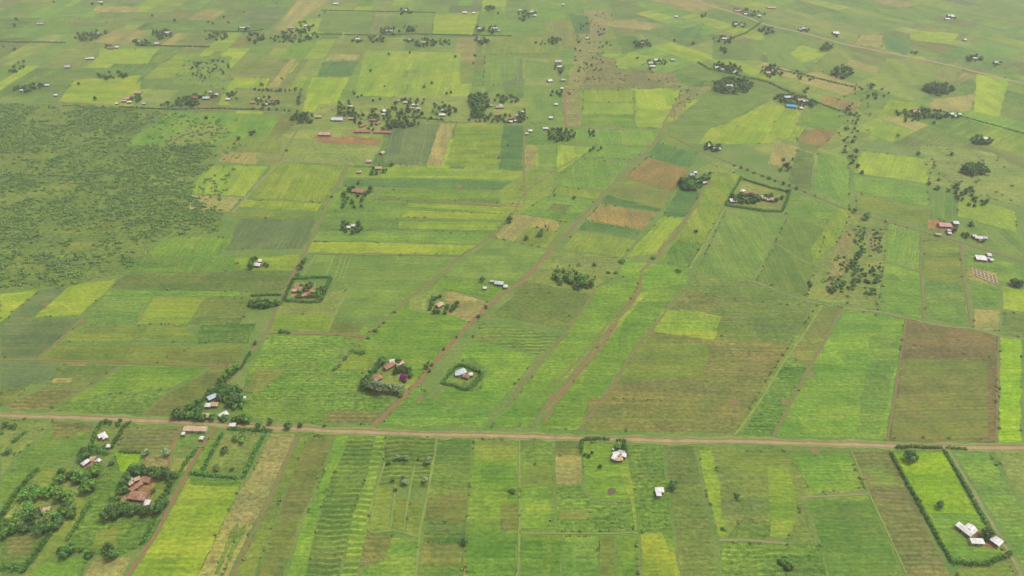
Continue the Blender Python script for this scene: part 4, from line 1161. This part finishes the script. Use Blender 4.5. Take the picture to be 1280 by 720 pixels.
HEDGES = [
 ('clipped green hedge left of the two white-roofed huts below the road', '113,560 117,548 124,533 128,527', 2.6, 3),
 ('green hedge right of the two white-roofed huts below the road', '140,560 147,548 154,536 163,528', 2.6, 3),
 ('low hedge closing the two-hut yard at its lower side', '111,558 124,560 137,559', 2.2, 2.4),
 ('thick rounded hedge above the cluster of white and tan roofs', '105,569 112,565 126,565 136,568', 4.4, 4.2),
 ('short diagonal hedge in the grassy plot at lower left', '16,554 24,548 32,540', 2.6, 2.6),
 ('hedge climbing beside the wooded yard, along the striped green field', '0,650 10,634 22,616 30,607 37,598 48,588', 3.2, 3.6),
 ('long hedge running down the right side of the shrubby plot, bottom left corner', '28,716 36,706 44,696 54,680 66,664', 3.2, 3.2),
 ('hedge along the bottom edge of the shrubby plot, bottom left corner', '0,712 10,710 20,712 29,714', 3, 3),
 ('dark narrow hedge between the olive strip and the maize', '84,676 92,664 102,647 112,630', 2, 2.4),
 ('thin hedge above the bright lime patch', '151,565 164,566 176,566', 2, 2.2),
 ('hedge right of the brown-roofed farmyard beside the red track', '176,680 185,668 192,652 198,640', 2.4, 2.4),
 ('hedge from the farmyard up to the roadside building', '226,589 236,574 246,562', 2.4, 2.4),
 ('hedge on the left side of the hedged pasture below the road', '253,590 262,572 271,556 278,543', 2.6, 3),
 ('hedge along the bottom of the hedged pasture below the road', '238,592 256,594 276,596 298,598', 2.4, 2.6),
 ('dark hedge on the right side of the hedged pasture below the road', '304,598 312,582 322,560 331,543', 3, 3.4),
 ('hedge beside the road above the hedged pasture', '286,536 300,537 322,538 340,539', 2.6, 2.6),
 ('hedge on the road side of the brown-yard homestead', '727,551 740,549 752,549 761,550', 2.6, 2.8),
 ('short hedge left of the green plot by the brown-yard homestead', '727,566 727,558 727,552', 2, 2.4),
 ('short roadside hedge right of the gate of the brown-yard homestead', '770,551 777,551 783,553', 2.2, 2.4),
 ('hedge down the left side of the lime-green field', '1113,566 1128,594 1146,626 1160,652 1176,680 1190,704', 2.4, 2.6),
 ('hedge along the road above the lime-green field', '1120,560 1140,559 1160,560 1178,560', 2.4, 2.6),
 ('hedge down the right side of the lime-green field', '1180,563 1196,590 1212,618 1224,640 1233,655', 2.4, 2.6),
 ('rounded hedge curling below the white farm buildings', '1192,703 1208,705 1222,706 1236,704 1246,699 1258,696 1262,690', 3.2, 3.4),
 ('short dark hedge beside the road right of the lime-green field', '1184,560 1196,561 1208,562', 2, 2),
 ('left hedge of the diamond yard with the pale blue roof', '553,479 560,470 570,459', 2.4, 2.6),
 ('back hedge of the diamond yard with the pale blue roof', '570,459 578,457 590,461 603,468', 3, 3.2),
 ('thick right hedge of the diamond yard with the pale blue roof', '603,468 598,476 590,483 585,488', 4.4, 3.6),
 ('front hedge of the diamond yard with the pale blue roof', '553,479 565,482 576,486 585,488', 2.4, 2.6),
 ('front hedge of the square hedged farm with brown roofs', '354,376 370,377 386,378 401,377', 3.2, 3.4),
 ('right hedge of the square hedged farm with brown roofs', '401,377 406,367 410,357 414,348', 3.2, 3.4),
 ('back hedge of the square hedged farm with brown roofs', '367,349 382,348 398,347 414,347', 3.2, 3.4),
 ('left hedge of the square hedged farm with brown roofs', '355,375 359,366 363,357 367,349', 3, 3.2),
 ('dark hedge west of the square hedged farm', '309,383 325,384 341,383 352,380', 2.6, 2.8),
 ('back hedge of the narrow strip west of the square hedged farm', '314,370 330,369 352,369', 2.4, 2.6),
 ('hedge climbing the field edge above the roadside homestead, longest there', '222,521 240,511 258,498 270,486 283,476 297,463', 2.8, 3),
 ('left hedge of the large eastern farm', '907,256 914,244 921,232 927,222', 2.4, 2.6),
 ('front hedge of the large eastern farm, above the grey-green field', '907,257 930,260 955,264 977,265', 3.4, 3.2),
 ('right hedge of the large eastern farm', '978,264 982,254 986,243 988,238', 2.8, 3),
 ('back hedge of the large eastern farm beside the long track', '928,224 946,230 966,236 985,240', 2.6, 2.8),
 ('dark hedge behind the school, under the dark green field', '498,146 515,147 535,149 556,151', 3.2, 3.4),
 ('left hedge of the ring-shaped yard with white roof near the right edge', '1213,176 1219,172 1224,169', 2.6, 2.8),
 ('front hedge of the ring-shaped yard with white roof near the right edge', '1213,176 1224,178 1236,181', 2.6, 2.8),
 ('long dark hedge running diagonally past the blue-roofed homestead', '872,78 885,86 960,103 985,115 1030,132 1062,143 1075,146', 3, 3),
 ('diagonal far hedge above the solid dark block', '960,84 985,90 1010,95 1040,103 1070,110', 3, 2.6),
 ('curving far hedge along the diagonal pale road', '915,48 932,42 944,34 952,27', 3.4, 3.2),
 ('dark boundary hedge across the far left fields', '-10,51 20,53 55,53 82,54', 3, 2.6),
 ('straight boundary hedge under the far homestead belt', '255,39 310,40 330,37', 2.4, 2.2),
 ('very long thin boundary hedge across the far centre', '400,43 460,44 520,43 580,44 640,45', 2.2, 2.2),
 ('faint boundary hedge below the two far left groves', '170,57 220,58 262,59', 2.4, 2.4),
 ('far boundary hedge behind the white twin huts', '400,13 440,14 500,15 545,16', 2.2, 2.2),
 ('boundary hedge between bushland farm and the village road', '150,134 215,137 280,136 330,138', 2.6, 2.4),
 ('thin hedge leading down the right field corner by the pasture', '1150,134 1180,140 1240,156 1290,170', 1.3, 1.5),
 ('hedge beside the track through the western maize', '300,462 306,453 313,442', 2.2, 2.4),
]
for lb, s, ww, hh in HEDGES:
    pts = [tuple(float(a) for a in q.split(',')) for q in s.split()]
    hedge(lb, pts, ww, hh, 9, None, 'leaf_hedge', far=pts[0][1] < 160)
# ---------------------------------------------------------------- houses
def house(rt, where, px, py, wpx, dm, ang=0, kind='gable', wall='wall', label=None, name=None, h=2.5, wing=None):
    sc = scale_at(py); L = wpx*(.88 if rt in ('white', 'pale blue', 'grey') else 1.0)/sc; Wd = dm*.92
    p = G(px, py, h+.5)
    z = ground_z(p.x, p.y)
    root = bpy.data.objects.new(name or ('house' if L > 6.2 else 'hut'), None); COL.objects.link(root); root.empty_display_size = 1
    root.location = (p.x, p.y, z); root.rotation_euler = (0, 0, math.radians(ang))
    def block(x0, y0, x1, y1, hh, ridge_x, mono):
        V = []; F = []
        rise = (y1-y0 if ridge_x else x1-x0)*(.20 if not mono else .12)
        if ridge_x:
            m = (y0+y1)/2
            if mono: prof = [(y0, hh), (y1, hh+rise)]
            else: prof = [(y0, hh), (m, hh+rise), (y1, hh)]
            n = len(prof)
            for x in (x0, x1):
                V.append((x, y0, -.3)); V += [(x, a, b) for a, b in prof]; V.append((x, y1, -.3))
            k = n+2
            F.append(tuple(reversed(range(k)))); F.append(tuple(range(k, 2*k)))
            F.append((0, 1, k+1, k)); F.append((k-2, k-1, 2*k-1, 2*k-2))
            rf = []; o = .35
            pr = [(prof[0][0]-o, prof[0][1]-o*(prof[1][1]-prof[0][1])/(prof[1][0]-prof[0][0])+.03)]
            if not mono: pr.append((prof[1][0], prof[1][1]+.03))
            e = prof[-1]; q = prof[-2]; pr.append((e[0]+o, e[1]+o*(e[1]-q[1])/(e[0]-q[0])+.03))
            RV = []; RF = []; kk = len(pr)
            for x in (x0-o, x1+o):
                RV += [(x, a, b) for a, b in pr]+[(x, a, b+.07) for a, b in pr]
            s = 2*kk
            for i in range(kk-1):
                RF += [(i, i+1, s+i+1, s+i), (kk+i+1, kk+i, s+kk+i, s+kk+i+1), (i+1, i, kk+i, kk+i+1), (s+i, s+i+1, s+kk+i+1, s+kk+i)]
            RF += [(0, s, s+kk, kk), (kk-1, 2*kk-1, s+2*kk-1, s+kk-1)]
            return V, F, RV, RF
        v, f, rv, rf = block(y0, -x1, y1, -x0, hh, True, mono)
        rt_ = lambda q: (-q[1], q[0], q[2])
        return [rt_(q) for q in v], f, [rt_(q) for q in rv], rf
    v, f, rv, rf = block(-L/2, -Wd/2, L/2, Wd/2, h, True, kind == 'mono')
    link('wall', v, f, M[wall], root); link('roof', rv, rf, M[rt], root)
    if wing:
        wx, wl, ww = wing; x = wx*L/2
        s = 1 if wl > 0 else -1
        y0, y1 = (Wd/2+.05, Wd/2+wl) if s > 0 else (-Wd/2+wl, -Wd/2-.05)
        v, f, rv, rf = block(x-ww/2, y0, x+ww/2, y1, h-.35, False, kind == 'mono')
        link('wall', v, f, M[wall], root); link('roof', rv, rf, M[rt], root)
    def bx(nm, x, y, z0, z1, w2, mt, par=None, t=.05):
        V = [(x-w2, y-t, z0), (x+w2, y-t, z0), (x+w2, y+t, z0), (x-w2, y+t, z0), (x-w2, y-t, z1), (x+w2, y-t, z1), (x+w2, y+t, z1), (x-w2, y+t, z1)]
        return link(nm, V, [(3, 2, 1, 0), (4, 5, 6, 7), (0, 1, 5, 4), (1, 2, 6, 5), (2, 3, 7, 6), (3, 0, 4, 7)], M[mt], root)
    if wpx > 6 and py > 120:
        y = -Wd/2-.04
        if wing and wing[1] < 0: y = Wd/2+.04
        bx('door', -L*.12, y, 0, 1.95, .45, 'door')
        if L > 4.5:
            bx('window', L*.24, y, 1.0, 1.75, .4, 'glass'); bx('window', -L*.36, y, 1.0, 1.75, .35, 'glass')
    root['rt'] = rt; 
    HOUSES.append((root, rt, where, px, label, name))
    return root
HOUSES = []
def hs(where, *L):
    for q in L:
        kw = q[6] if len(q) > 6 else {}
        house(q[0], where, q[1], q[2], q[3], q[4], q[5] if len(q) > 5 else 0, **kw)
hs('in the hedged yard left below the road', ('white', 127, 543, 9, 4.5, 40, {'wing': (.5, -3, 3)}), ('white', 135.5, 556.5, 5, 2.6, 0))
hs('in the cluster under the thick rounded hedge', ('white', 106, 577, 9, 3.6, 60), ('rusty brown', 113, 581, 7, 3.6, 60), ('tan', 115, 573, 6, 4, 0), ('white', 122, 575.5, 6, 3.4, 60), ('white', 119, 583, 8, 3.2, 0, {'kind': 'mono'}))
hs('in the wooded yard at lower left', ('tan', 55, 637, 13, 4.6, 14))
hs('in the brown-roofed farmyard', ('rusty brown', 172.5, 619, 21, 6.6, -8), ('rusty brown', 170, 607, 15, 3.6, 52), ('rusty brown', 182, 598.5, 11, 5, -6), ('grey', 163, 598.5, 5, 3, 40), ('tan', 171, 597.5, 6, 3.4, 30), ('rusty brown', 151.5, 624.5, 9, 3.6, 50), ('white', 183.5, 628, 7.5, 4, -5, {'kind': 'mono'}), ('tan', 163, 603, 5, 3, 50))
hs('on the red ground just below the road', ('tan', 244, 535, 28, 4.6, -2, {'wall': 'wall_pale'}), ('white', 229, 541, 4, 2.4), ('white', 252, 546.5, 5, 2.6, -10), ('white', 290.5, 530, 8, 3.4, 0))
hs('in the homestead just above the road', ('pale blue', 265, 495, 12, 5, 42), ('white', 260, 505.5, 7, 4), ('tan', 268, 504.5, 8, 4, 0), ('tan', 258.5, 518.5, 12, 4.4, -4), ('white', 279, 517.5, 11, 5.6, 42, {'wing': (-.3, -3, 3)}), ('tan', 231, 517, 8, 4.4, 20), ('white', 247, 516.5, 4, 2.6), ('white', 225, 517, 4, 3), ('white', 299, 496, 4.5, 3), ('white', 305, 496.5, 4.5, 3))
hs('in the homestead beside the magenta tree', ('rusty brown', 486, 456.5, 12, 5.2, 42), ('white', 490, 450.5, 6, 3.4, 10), ('tan', 492, 453, 7, 4, 30), ('tan', 499.5, 453.5, 9, 4, 40), ('rusty brown', 471.5, 471.5, 10, 5.6, 40), ('white', 468, 475.5, 3.5, 2.4))
hs('in the diamond hedged yard', ('pale blue', 576.5, 464, 12, 6, 30), ('rusty brown', 582.5, 469, 8, 4, -20), ('white', 588.5, 467, 5, 3), ('white', 571.5, 466.5, 4.5, 3.6))
hs('standing alone above the red track', ('tan', 549.5, 380, 8, 5.5, 45), ('white', 569, 378, 4, 2.6))
hs('in the square hedged farm', ('rusty brown', 373, 360, 11, 6, -5), ('rusty brown', 378.5, 367.5, 11, 6, 10), ('tan', 368, 362, 5, 4), ('rusty brown', 388, 366, 7, 4.5))
hs('in the western fields near the bushland', ('white', 322, 330, 8, 5, -10), ('white', 325, 325, 5, 4))
hs('in the tree strip west of the square farm', ('tan', 326, 376.5, 5, 3))
hs('near the three plots with dividing lines', ('pale blue', 624, 353, 12, 5, -8), ('white', 606, 359, 4.5, 3), ('white', 632, 357, 5, 4), ('grey', 615, 350.5, 5, 3))
hs('in the farm within the striped fields', ('red roof', 451, 238.5, 10, 7, -8), ('rusty brown', 444, 237.5, 8, 6, 10))
hs('in the tree ring within the striped fields', ('white', 435.5, 283, 5, 4), ('white', 441.5, 281, 5, 4))
hs('at the edge of the dark field below the school', ('tan', 473, 209, 7, 6, 5), ('tan', 461, 200.5, 6, 6), ('tan', 477.5, 190, 5, 6, 60), ('tan', 449, 214, 5, 4))
hs('at the school with bare red yard', ('red roof', 453, 163, 20, 7, -3), ('red roof', 478, 164, 22, 6, -3), ('pink', 406, 166.5, 15, 9, -2), ('pale blue', 422, 148, 16, 10, -4), ('red roof', 453, 156, 8, 5, 45), ('tan', 398, 145, 8, 6), ('rusty brown', 467, 149, 10, 6), ('red roof', 472, 153, 6, 5, 60), ('tan', 440, 147, 8, 5))
hs('in the village behind the school', ('white', 438, 132, 6, 5), ('white', 479, 138, 5, 7, 60), ('white', 507, 127, 5, 5), ('white', 519, 130, 8, 6), ('white', 523, 135, 5, 5), ('tan', 514, 134, 6, 5), ('white', 553, 142.5, 8, 7), ('grey', 553, 137, 4, 5), ('tan', 496, 125, 6, 5), ('white', 479, 142, 4, 4))
hs('right of the tall dark tree clump', ('pink', 611, 131, 9, 5), ('pink', 625, 133, 9, 6), ('white', 626, 131, 4, 4), ('red roof', 622, 143, 8, 5), ('white', 638, 151, 6, 5), ('rusty brown', 640, 147, 8, 5), ('white', 647, 143, 5, 5), ('white', 653, 139, 4, 5), ('white', 645, 150, 5, 4), ('white', 594, 122, 4, 4))
hs('near the dirt crossroads', ('white', 663, 162.5, 5, 6), ('white', 682, 159.5, 7, 5), ('white', 658.5, 166, 4, 4))
hs('strung along the dirt street', ('grey', 698, 76, 9, 10), ('white', 699, 82.5, 8, 6), ('white', 687, 100, 6, 8, 30), ('white', 702.5, 109.5, 4, 6), ('white', 695, 129.5, 4, 6), ('white', 688.5, 146, 5, 6), ('white', 734, 47, 3.5, 7), ('grey', 704, 99, 6, 6))
hs('in the tree-lined yard right of the bushland farm', ('white', 322, 122.5, 5, 5), ('red roof', 343, 124, 10, 6), ('white', 340, 127, 4, 5), ('white', 333, 129.5, 4, 4), ('tan', 316, 127, 6, 4))
hs('in the farm at the top of the bushland', ('red roof', 243.5, 121, 7, 6), ('pale blue', 258, 121.5, 9, 8), ('white', 270, 117, 6, 6), ('white', 285, 123, 6, 6), ('white', 263, 114, 4, 5))
hs('in the pink-roofed group near the bushland', ('pink', 158, 122, 8, 7), ('pink', 172.5, 115, 8, 7), ('tan', 155, 125, 6, 6), ('white', 162, 126.5, 6, 5), ('white', 146, 128.5, 4, 5), ('rusty brown', 164, 120, 5, 5), ('white', 180, 128.5, 4, 4))
hs('on the far left fields', ('grey', 51, 29, 9, 7), ('grey', 85, 82.5, 8, 9), ('white', 115, 72, 7, 7), ('white', 109, 72.5, 4, 5), ('white', 59, 105.5, 6, 6), ('white', 70, 118, 5, 5), ('white', 27, 112, 4, 5), ('white', 126, 2, 6, 7))
hs('by the far dark groves at upper left', ('white', 211, 40, 8, 11), ('grey', 120, 41, 9, 7), ('rusty brown', 139, 59, 8, 9), ('white', 146, 58, 6, 8), ('white', 196, 53.5, 6, 6), ('grey', 173, 51, 5, 6), ('white', 303, 34, 7, 6), ('grey', 310, 33, 5, 6))
hs('in the far homestead belt', ('pink', 364, 34, 8, 9), ('white', 382, 31.5, 4, 7), ('grey', 387, 44, 5, 6), ('white', 420, 4, 7, 9), ('grey', 487, 38, 8, 8), ('white', 447, 48, 6, 7), ('white', 506, 12, 6, 7), ('tan', 532, 52, 9, 8), ('grey', 511, 48.5, 6, 6))
hs('in the far yards at top centre', ('white', 581, 15, 6, 9), ('white', 592, 15.5, 4, 8), ('white', 613, 7, 5, 8), ('white', 599.5, 35, 5, 8), ('white', 619, 35, 6, 8), ('white', 622, 37.5, 5, 7), ('grey', 612, 36, 6, 8), ('white', 600, 49, 6, 7), ('white', 608, 48.5, 4, 8), ('white', 665, 14, 5, 8), ('white', 668, 18.5, 6, 7), ('white', 650, 12, 4, 6), ('white', 704, 5, 4, 6))
hs('on the brown heath right of the dirt street', ('white', 822, 74, 9, 9), ('white', 813, 78, 5, 8), ('white', 816, 82, 7, 6), ('grey', 841, 74, 5, 7), ('grey', 803, 53, 4, 7))
hs('in far yards along the pale road', ('white', 905, 47.5, 6, 6), ('white', 899, 50, 4, 6), ('white', 919, 29.5, 6, 6), ('grey', 928, 31, 4, 6), ('pink', 922, 13, 8, 8), ('white', 932, 17, 5, 7), ('white', 949, 19, 4, 8), ('pink', 964, 9, 10, 8), ('white', 1005, 35, 6, 7), ('grey', 1001, 36, 5, 7), ('white', 1044.5, 40.5, 8, 12), ('white', 845, 20, 4, 7))
hs('in the far groves right of the heath', ('white', 896, 83.5, 5, 8), ('grey', 902, 86, 5, 8), ('white', 918, 89, 6, 9), ('white', 912, 106.5, 8, 8), ('white', 967, 88, 5, 8), ('tan', 960, 90, 5, 8))
hs('in the homestead by the long dark hedge', ('blue', 989, 131.5, 11, 9, -12), ('pale blue', 984, 120.5, 9, 8), ('tan', 1001, 124, 10, 8), ('white', 1007, 125.5, 7, 8), ('white', 1001, 134, 4, 6))
hs('near the upper right corner', ('white', 1188, 19.5, 8, 12), ('white', 1184, 23, 6, 7), ('white', 1206, 49, 3.5, 7), ('white', 1218, 72, 5, 6), ('grey', 1222, 72.5, 5, 6), ('white', 1245, 77.5, 5, 7), ('grey', 1249, 78.5, 4, 6))
hs('in the long tree belt at right', ('pink', 1145, 138.5, 8, 9), ('white', 1189, 141.5, 6, 7), ('white', 1195, 144, 6, 6), ('white', 1199, 142, 4, 6))
hs('in the right-hand groves below the tree belt', ('white', 1231, 172, 7, 7), ('pale blue', 1226, 210, 8, 8))
hs('in the yard right of the dark green maize', ('white', 888, 181.5, 6, 5), ('grey', 894, 184.5, 6, 5), ('white', 899, 185, 4, 5), ('grey', 885, 179, 4, 5))
hs('on the pale bare yard above the dense clump', ('grey', 865, 217.5, 6, 6), ('white', 869, 214.5, 4, 5), ('white', 874, 226, 4, 4), ('white', 879, 227.5, 4, 4), ('pink', 882, 227, 4, 4))
hs('in the large eastern hedged farm', ('white', 929, 238.5, 6, 6, 60), ('red roof', 937.5, 240, 14, 6, -8), ('white', 916.5, 250, 8, 6, 0, {'kind': 'mono'}), ('pink', 962, 248, 8, 7), ('tan', 955, 247, 5, 5), ('tan', 950, 244, 6, 4, -20))
hs('by the long diagonal track at right', ('pink', 1181, 280.5, 14, 8, -5), ('white', 1194.5, 277.5, 7, 6), ('grey', 1186, 287, 4, 4), ('white', 1187, 290.5, 4, 3.4), ('tan', 1173, 292, 6, 3, -20))
hs('in the bare yard below the pink-roofed house', ('white', 1223, 296, 9, 5, -10), ('grey', 1230, 296, 8, 5, -15), ('white', 1218, 294, 5, 4), ('rusty brown', 1227, 299, 6, 4))
hs('above the stone foundations at right', ('white', 1226.5, 322, 13, 7.5, -12, {'kind': 'mono'}), ('white', 1236, 317.5, 5, 5), ('grey', 1236, 322.5, 4, 4, 60), ('white', 1239.5, 324, 4, 3))
hs('at the right edge of the picture', ('white', 1269, 353, 6, 5))
hs('in the brown-yard homestead right of centre', ('white', 768.5, 571, 8, 3.6, 62, {'kind': 'mono'}), ('white', 770, 566.5, 8, 3.4, 12), ('grey', 777, 564.5, 8, 3.4, -12), ('white', 780.5, 568, 7, 3, 70, {'kind': 'mono'}), ('tan', 774, 573, 8, 2.8, 8), ('rusty brown', 775, 569.5, 5, 2.6, 40))
hs('in the maize beside a round tree', ('white', 824.5, 612, 11, 3.4, 0, {'kind': 'mono', 'wing': (-.4, -3, 3)}))
hs('in the farm at the lower right', ('white', 1206.5, 661, 21, 4.6, -58, {'wing': (.35, 4.5, 6)}), ('white', 1222, 676, 17, 3.4, -3, {'wall': 'wall_pale', 'kind': 'mono'}), ('white', 1246, 675.5, 12, 5.5, -55, {'kind': 'mono'}))
hs('on the central pasture', ('pink', 711.5, 345.5, 7, 4.5))
cnt = {}
for r_, rt, wh, px, lb, nm in HOUSES: cnt.setdefault((wh, rt), []).append((px, r_))
ORD2 = ['leftmost', 'second from left', 'third from left', 'fourth from left', 'fifth from left', 'sixth from left', 'seventh from left', 'eighth from left', 'ninth from left', 'tenth from left', 'eleventh from left', 'twelfth from left']
for (wh, rt), L in cnt.items():
    L.sort(key=lambda q: q[0]); rn = rt.replace(' roof', '')
    for i, (px, r_) in enumerate(L):
        nm = 'house' if r_.name.startswith('house') else 'hut'
        if len(L) == 1: lb = '%s-roofed %s %s' % (rn, nm, wh)
        else: lb = '%s of %s roofs %s' % (ORD2[i] if i < len(L)-1 or i < 1 else 'rightmost', rn, wh)
        r_['label'] = lb; r_['category'] = 'house'; r_['group'] = 'houses '+wh
        del r_['rt']
# yard clutter the photograph shows as specks beside the larger homesteads: water tanks on stands
def tank(px, py, r, mt, label):
    p = G(px, py, 1); root = bpy.data.objects.new('water_tank', None); COL.objects.link(root); root.location = (p.x, p.y, ground_z(p.x, p.y))
    V = []; F = []; k = 14
    for z, q in ((.5, r), (1.9, r), (2.15, r*.7), (2.25, r*.25)):
        for j in range(k): V.append((q*math.cos(2*PI*j/k), q*math.sin(2*PI*j/k), z))
    for a in range(3):
        for j in range(k): F.append((a*k+j, a*k+(j+1) % k, (a+1)*k+(j+1) % k, (a+1)*k+j))
    F.append(tuple(range(3*k, 4*k))); F.append(tuple(reversed(range(k))))
    link('tank', V, F, M[mt], root)
    V = []; F = []
    wallbox(V, F, Vector((-r*.9, 0, 0)), Vector((r*.9, 0, 0)), r*1.8, .49); link('base', V, F, M['wall_pale'], root)
    tag(root, label, 'water tank')
def wallbox(V, F, a, b, t, h):
    d = (b-a).normalized(); n = Vector((-d.y, d.x, 0))*t/2; i = len(V)
    for z in (-.2, h):
        for q in (a-n, b-n, b+n, a+n): V.append((q.x, q.y, z))
    F += [(i+3, i+2, i+1, i), (i+4, i+5, i+6, i+7), (i, i+1, i+5, i+4), (i+1, i+2, i+6, i+5), (i+2, i+3, i+7, i+6), (i+3, i, i+4, i+7)]
tank(825.5, 617.5, .8, 'white', 'small pale tank in front of the white hut in the maize')
tank(766, 562.5, .8, 'grey', 'small grey tank behind the brown-yard homestead')
# unroofed stone foundations
V = []; F = []
def wallbox(V, F, a, b, t, h):
    d = (b-a).normalized(); n = Vector((-d.y, d.x, 0))*t/2; i = len(V)
    for z in (-.2, h):
        for q in (a-n, b-n, b+n, a+n): V.append((q.x, q.y, z))
    F += [(i+3, i+2, i+1, i), (i+4, i+5, i+6, i+7), (i, i+1, i+5, i+4), (i+1, i+2, i+6, i+5), (i+2, i+3, i+7, i+6), (i+3, i, i+4, i+7)]
A = G(1215, 335); B = G(1244, 345); C_ = G(1246, 357)-G(1244, 345)
u = (B-A); vv = G(1217, 344)-A
for k in range(4): wallbox(V, F, A+vv*(k/3), B+vv*(k/3)*1.3, .7, .5+.05*k)
for k in range(7): wallbox(V, F, A+u*(k/6)+Vector((0, .1, 0)), A+u*(k/6)+vv*(1.0+.25*k/6), .8, .62+.02*k)
tag(link('building_foundation', V, F, M['stone']), 'grid of bare stone foundations without a roof below the white house', 'foundations')
# muddy pit
c = G(764, 614); V = []; F = []
def pool(name, px, py, rx, ry, mat, label, cat, ang=0):
    c = G(px, py); r = random.Random(int(px)); z = ground_z(c.x, c.y)+.03; V = []
    for i in range(22):
        a = 2*PI*i/22; q = r.uniform(.85, 1.12); x, y = math.cos(a)*rx*q, math.sin(a)*ry*q
        V.append((c.x+x*math.cos(ang)-y*math.sin(ang), c.y+x*math.sin(ang)+y*math.cos(ang), z))
    V2 = [(x, y, -.2) for x, y, _ in V]; n = len(V)
    o = link(name, V+V2, [tuple(range(n))]+[(n+i, n+(i+1) % n, (i+1) % n, i) for i in range(n)], M[mat]); o['kind'] = 'structure'
    return o
pool('pond', 764, 614.5, 3.6, 2.6, 'water', '', '', .6)
for i, (px, py, rx, ry) in enumerate([(799, 354, 3, 9), (769, 406, 4, 5), (1019, 564, 3.4, 3), (919, 503, 4, 2.5), (981, 502, 3, 3), (526, 498, 3, 3), (1015, 468, 3, 2.4), (574, 233, 4, 5), (778, 327, 4, 5), (105, 401, 3, 3), (57, 380, 3, 3), (690, 496, 3, 4)]):
    pool('bare_ground', px, py, rx, ry, 'red', '', '')
# ---------------------------------------------------------------- camera, light, air
cam = bpy.data.cameras.new('camera'); co = bpy.data.objects.new('camera', cam); COL.objects.link(co)
co.location = (0, 0, H); co.rotation_euler = (PI/2-TH, 0, 0)
cam.sensor_width = 36; cam.lens = FPX/1280*36; cam.clip_start = 1; cam.clip_end = 40000
SC.camera = co
w = bpy.data.worlds.new('World'); SC.world = w; w.use_nodes = True
nt = w.node_tree; bg = nt.nodes['Background']
sky = nt.nodes.new('ShaderNodeTexSky'); sky.sky_type = 'NISHITA'; sky.sun_disc = False
EL, AZ = math.radians(64), math.radians(70)      # veiled sun, high, to the right of the camera
sky.sun_elevation = EL; sky.sun_rotation = AZ; sky.dust_density = 4.0; sky.air_density = 1.0
hs = nt.nodes.new('ShaderNodeHueSaturation'); hs.inputs['Saturation'].default_value = 0.35   # cloud veil greys the blue
nt.links.new(sky.outputs[0], hs.inputs['Color']); nt.links.new(hs.outputs[0], bg.inputs[0]); bg.inputs[1].default_value = 0.12
sl = bpy.data.lights.new('sun', 'SUN'); sl.energy = 1.5; sl.angle = math.radians(12); sl.color = (1, .95, .86)
so = bpy.data.objects.new('sun', sl); COL.objects.link(so)
d = Vector((math.sin(AZ)*math.cos(EL), math.cos(AZ)*math.cos(EL), math.sin(EL)))
so.rotation_euler = d.to_track_quat('Z', 'Y').to_euler()
HR = 9200; HT = H+6
hv = [(x, y, z) for z in (-1.5, HT) for x, y in ((-HR, -HR), (HR, -HR), (HR, HR), (-HR, HR))]
hm = bpy.data.materials.new('haze'); hm.use_nodes = True; hn = hm.node_tree; hn.nodes.clear()
ho = hn.nodes.new('ShaderNodeOutputMaterial'); pv = hn.nodes.new('ShaderNodeVolumePrincipled')
pv.inputs['Color'].default_value = (0.98, 0.98, 0.95, 1); pv.inputs['Density'].default_value = 0.000105; pv.inputs['Anisotropy'].default_value = 0.2
hn.links.new(pv.outputs[0], ho.inputs['Volume'])
link('haze', hv, [(3, 2, 1, 0), (4, 5, 6, 7), (0, 1, 5, 4), (1, 2, 6, 5), (2, 3, 7, 6), (3, 0, 4, 7)], hm, kind='stuff')
SC.view_settings.view_transform = 'Standard'; SC.view_settings.look = 'None'; SC.view_settings.gamma = 1
SC.view_settings.use_curve_mapping = False; SC.view_settings.exposure = 0.97
SC.cycles.max_bounces = 4; SC.cycles.volume_bounces = 0
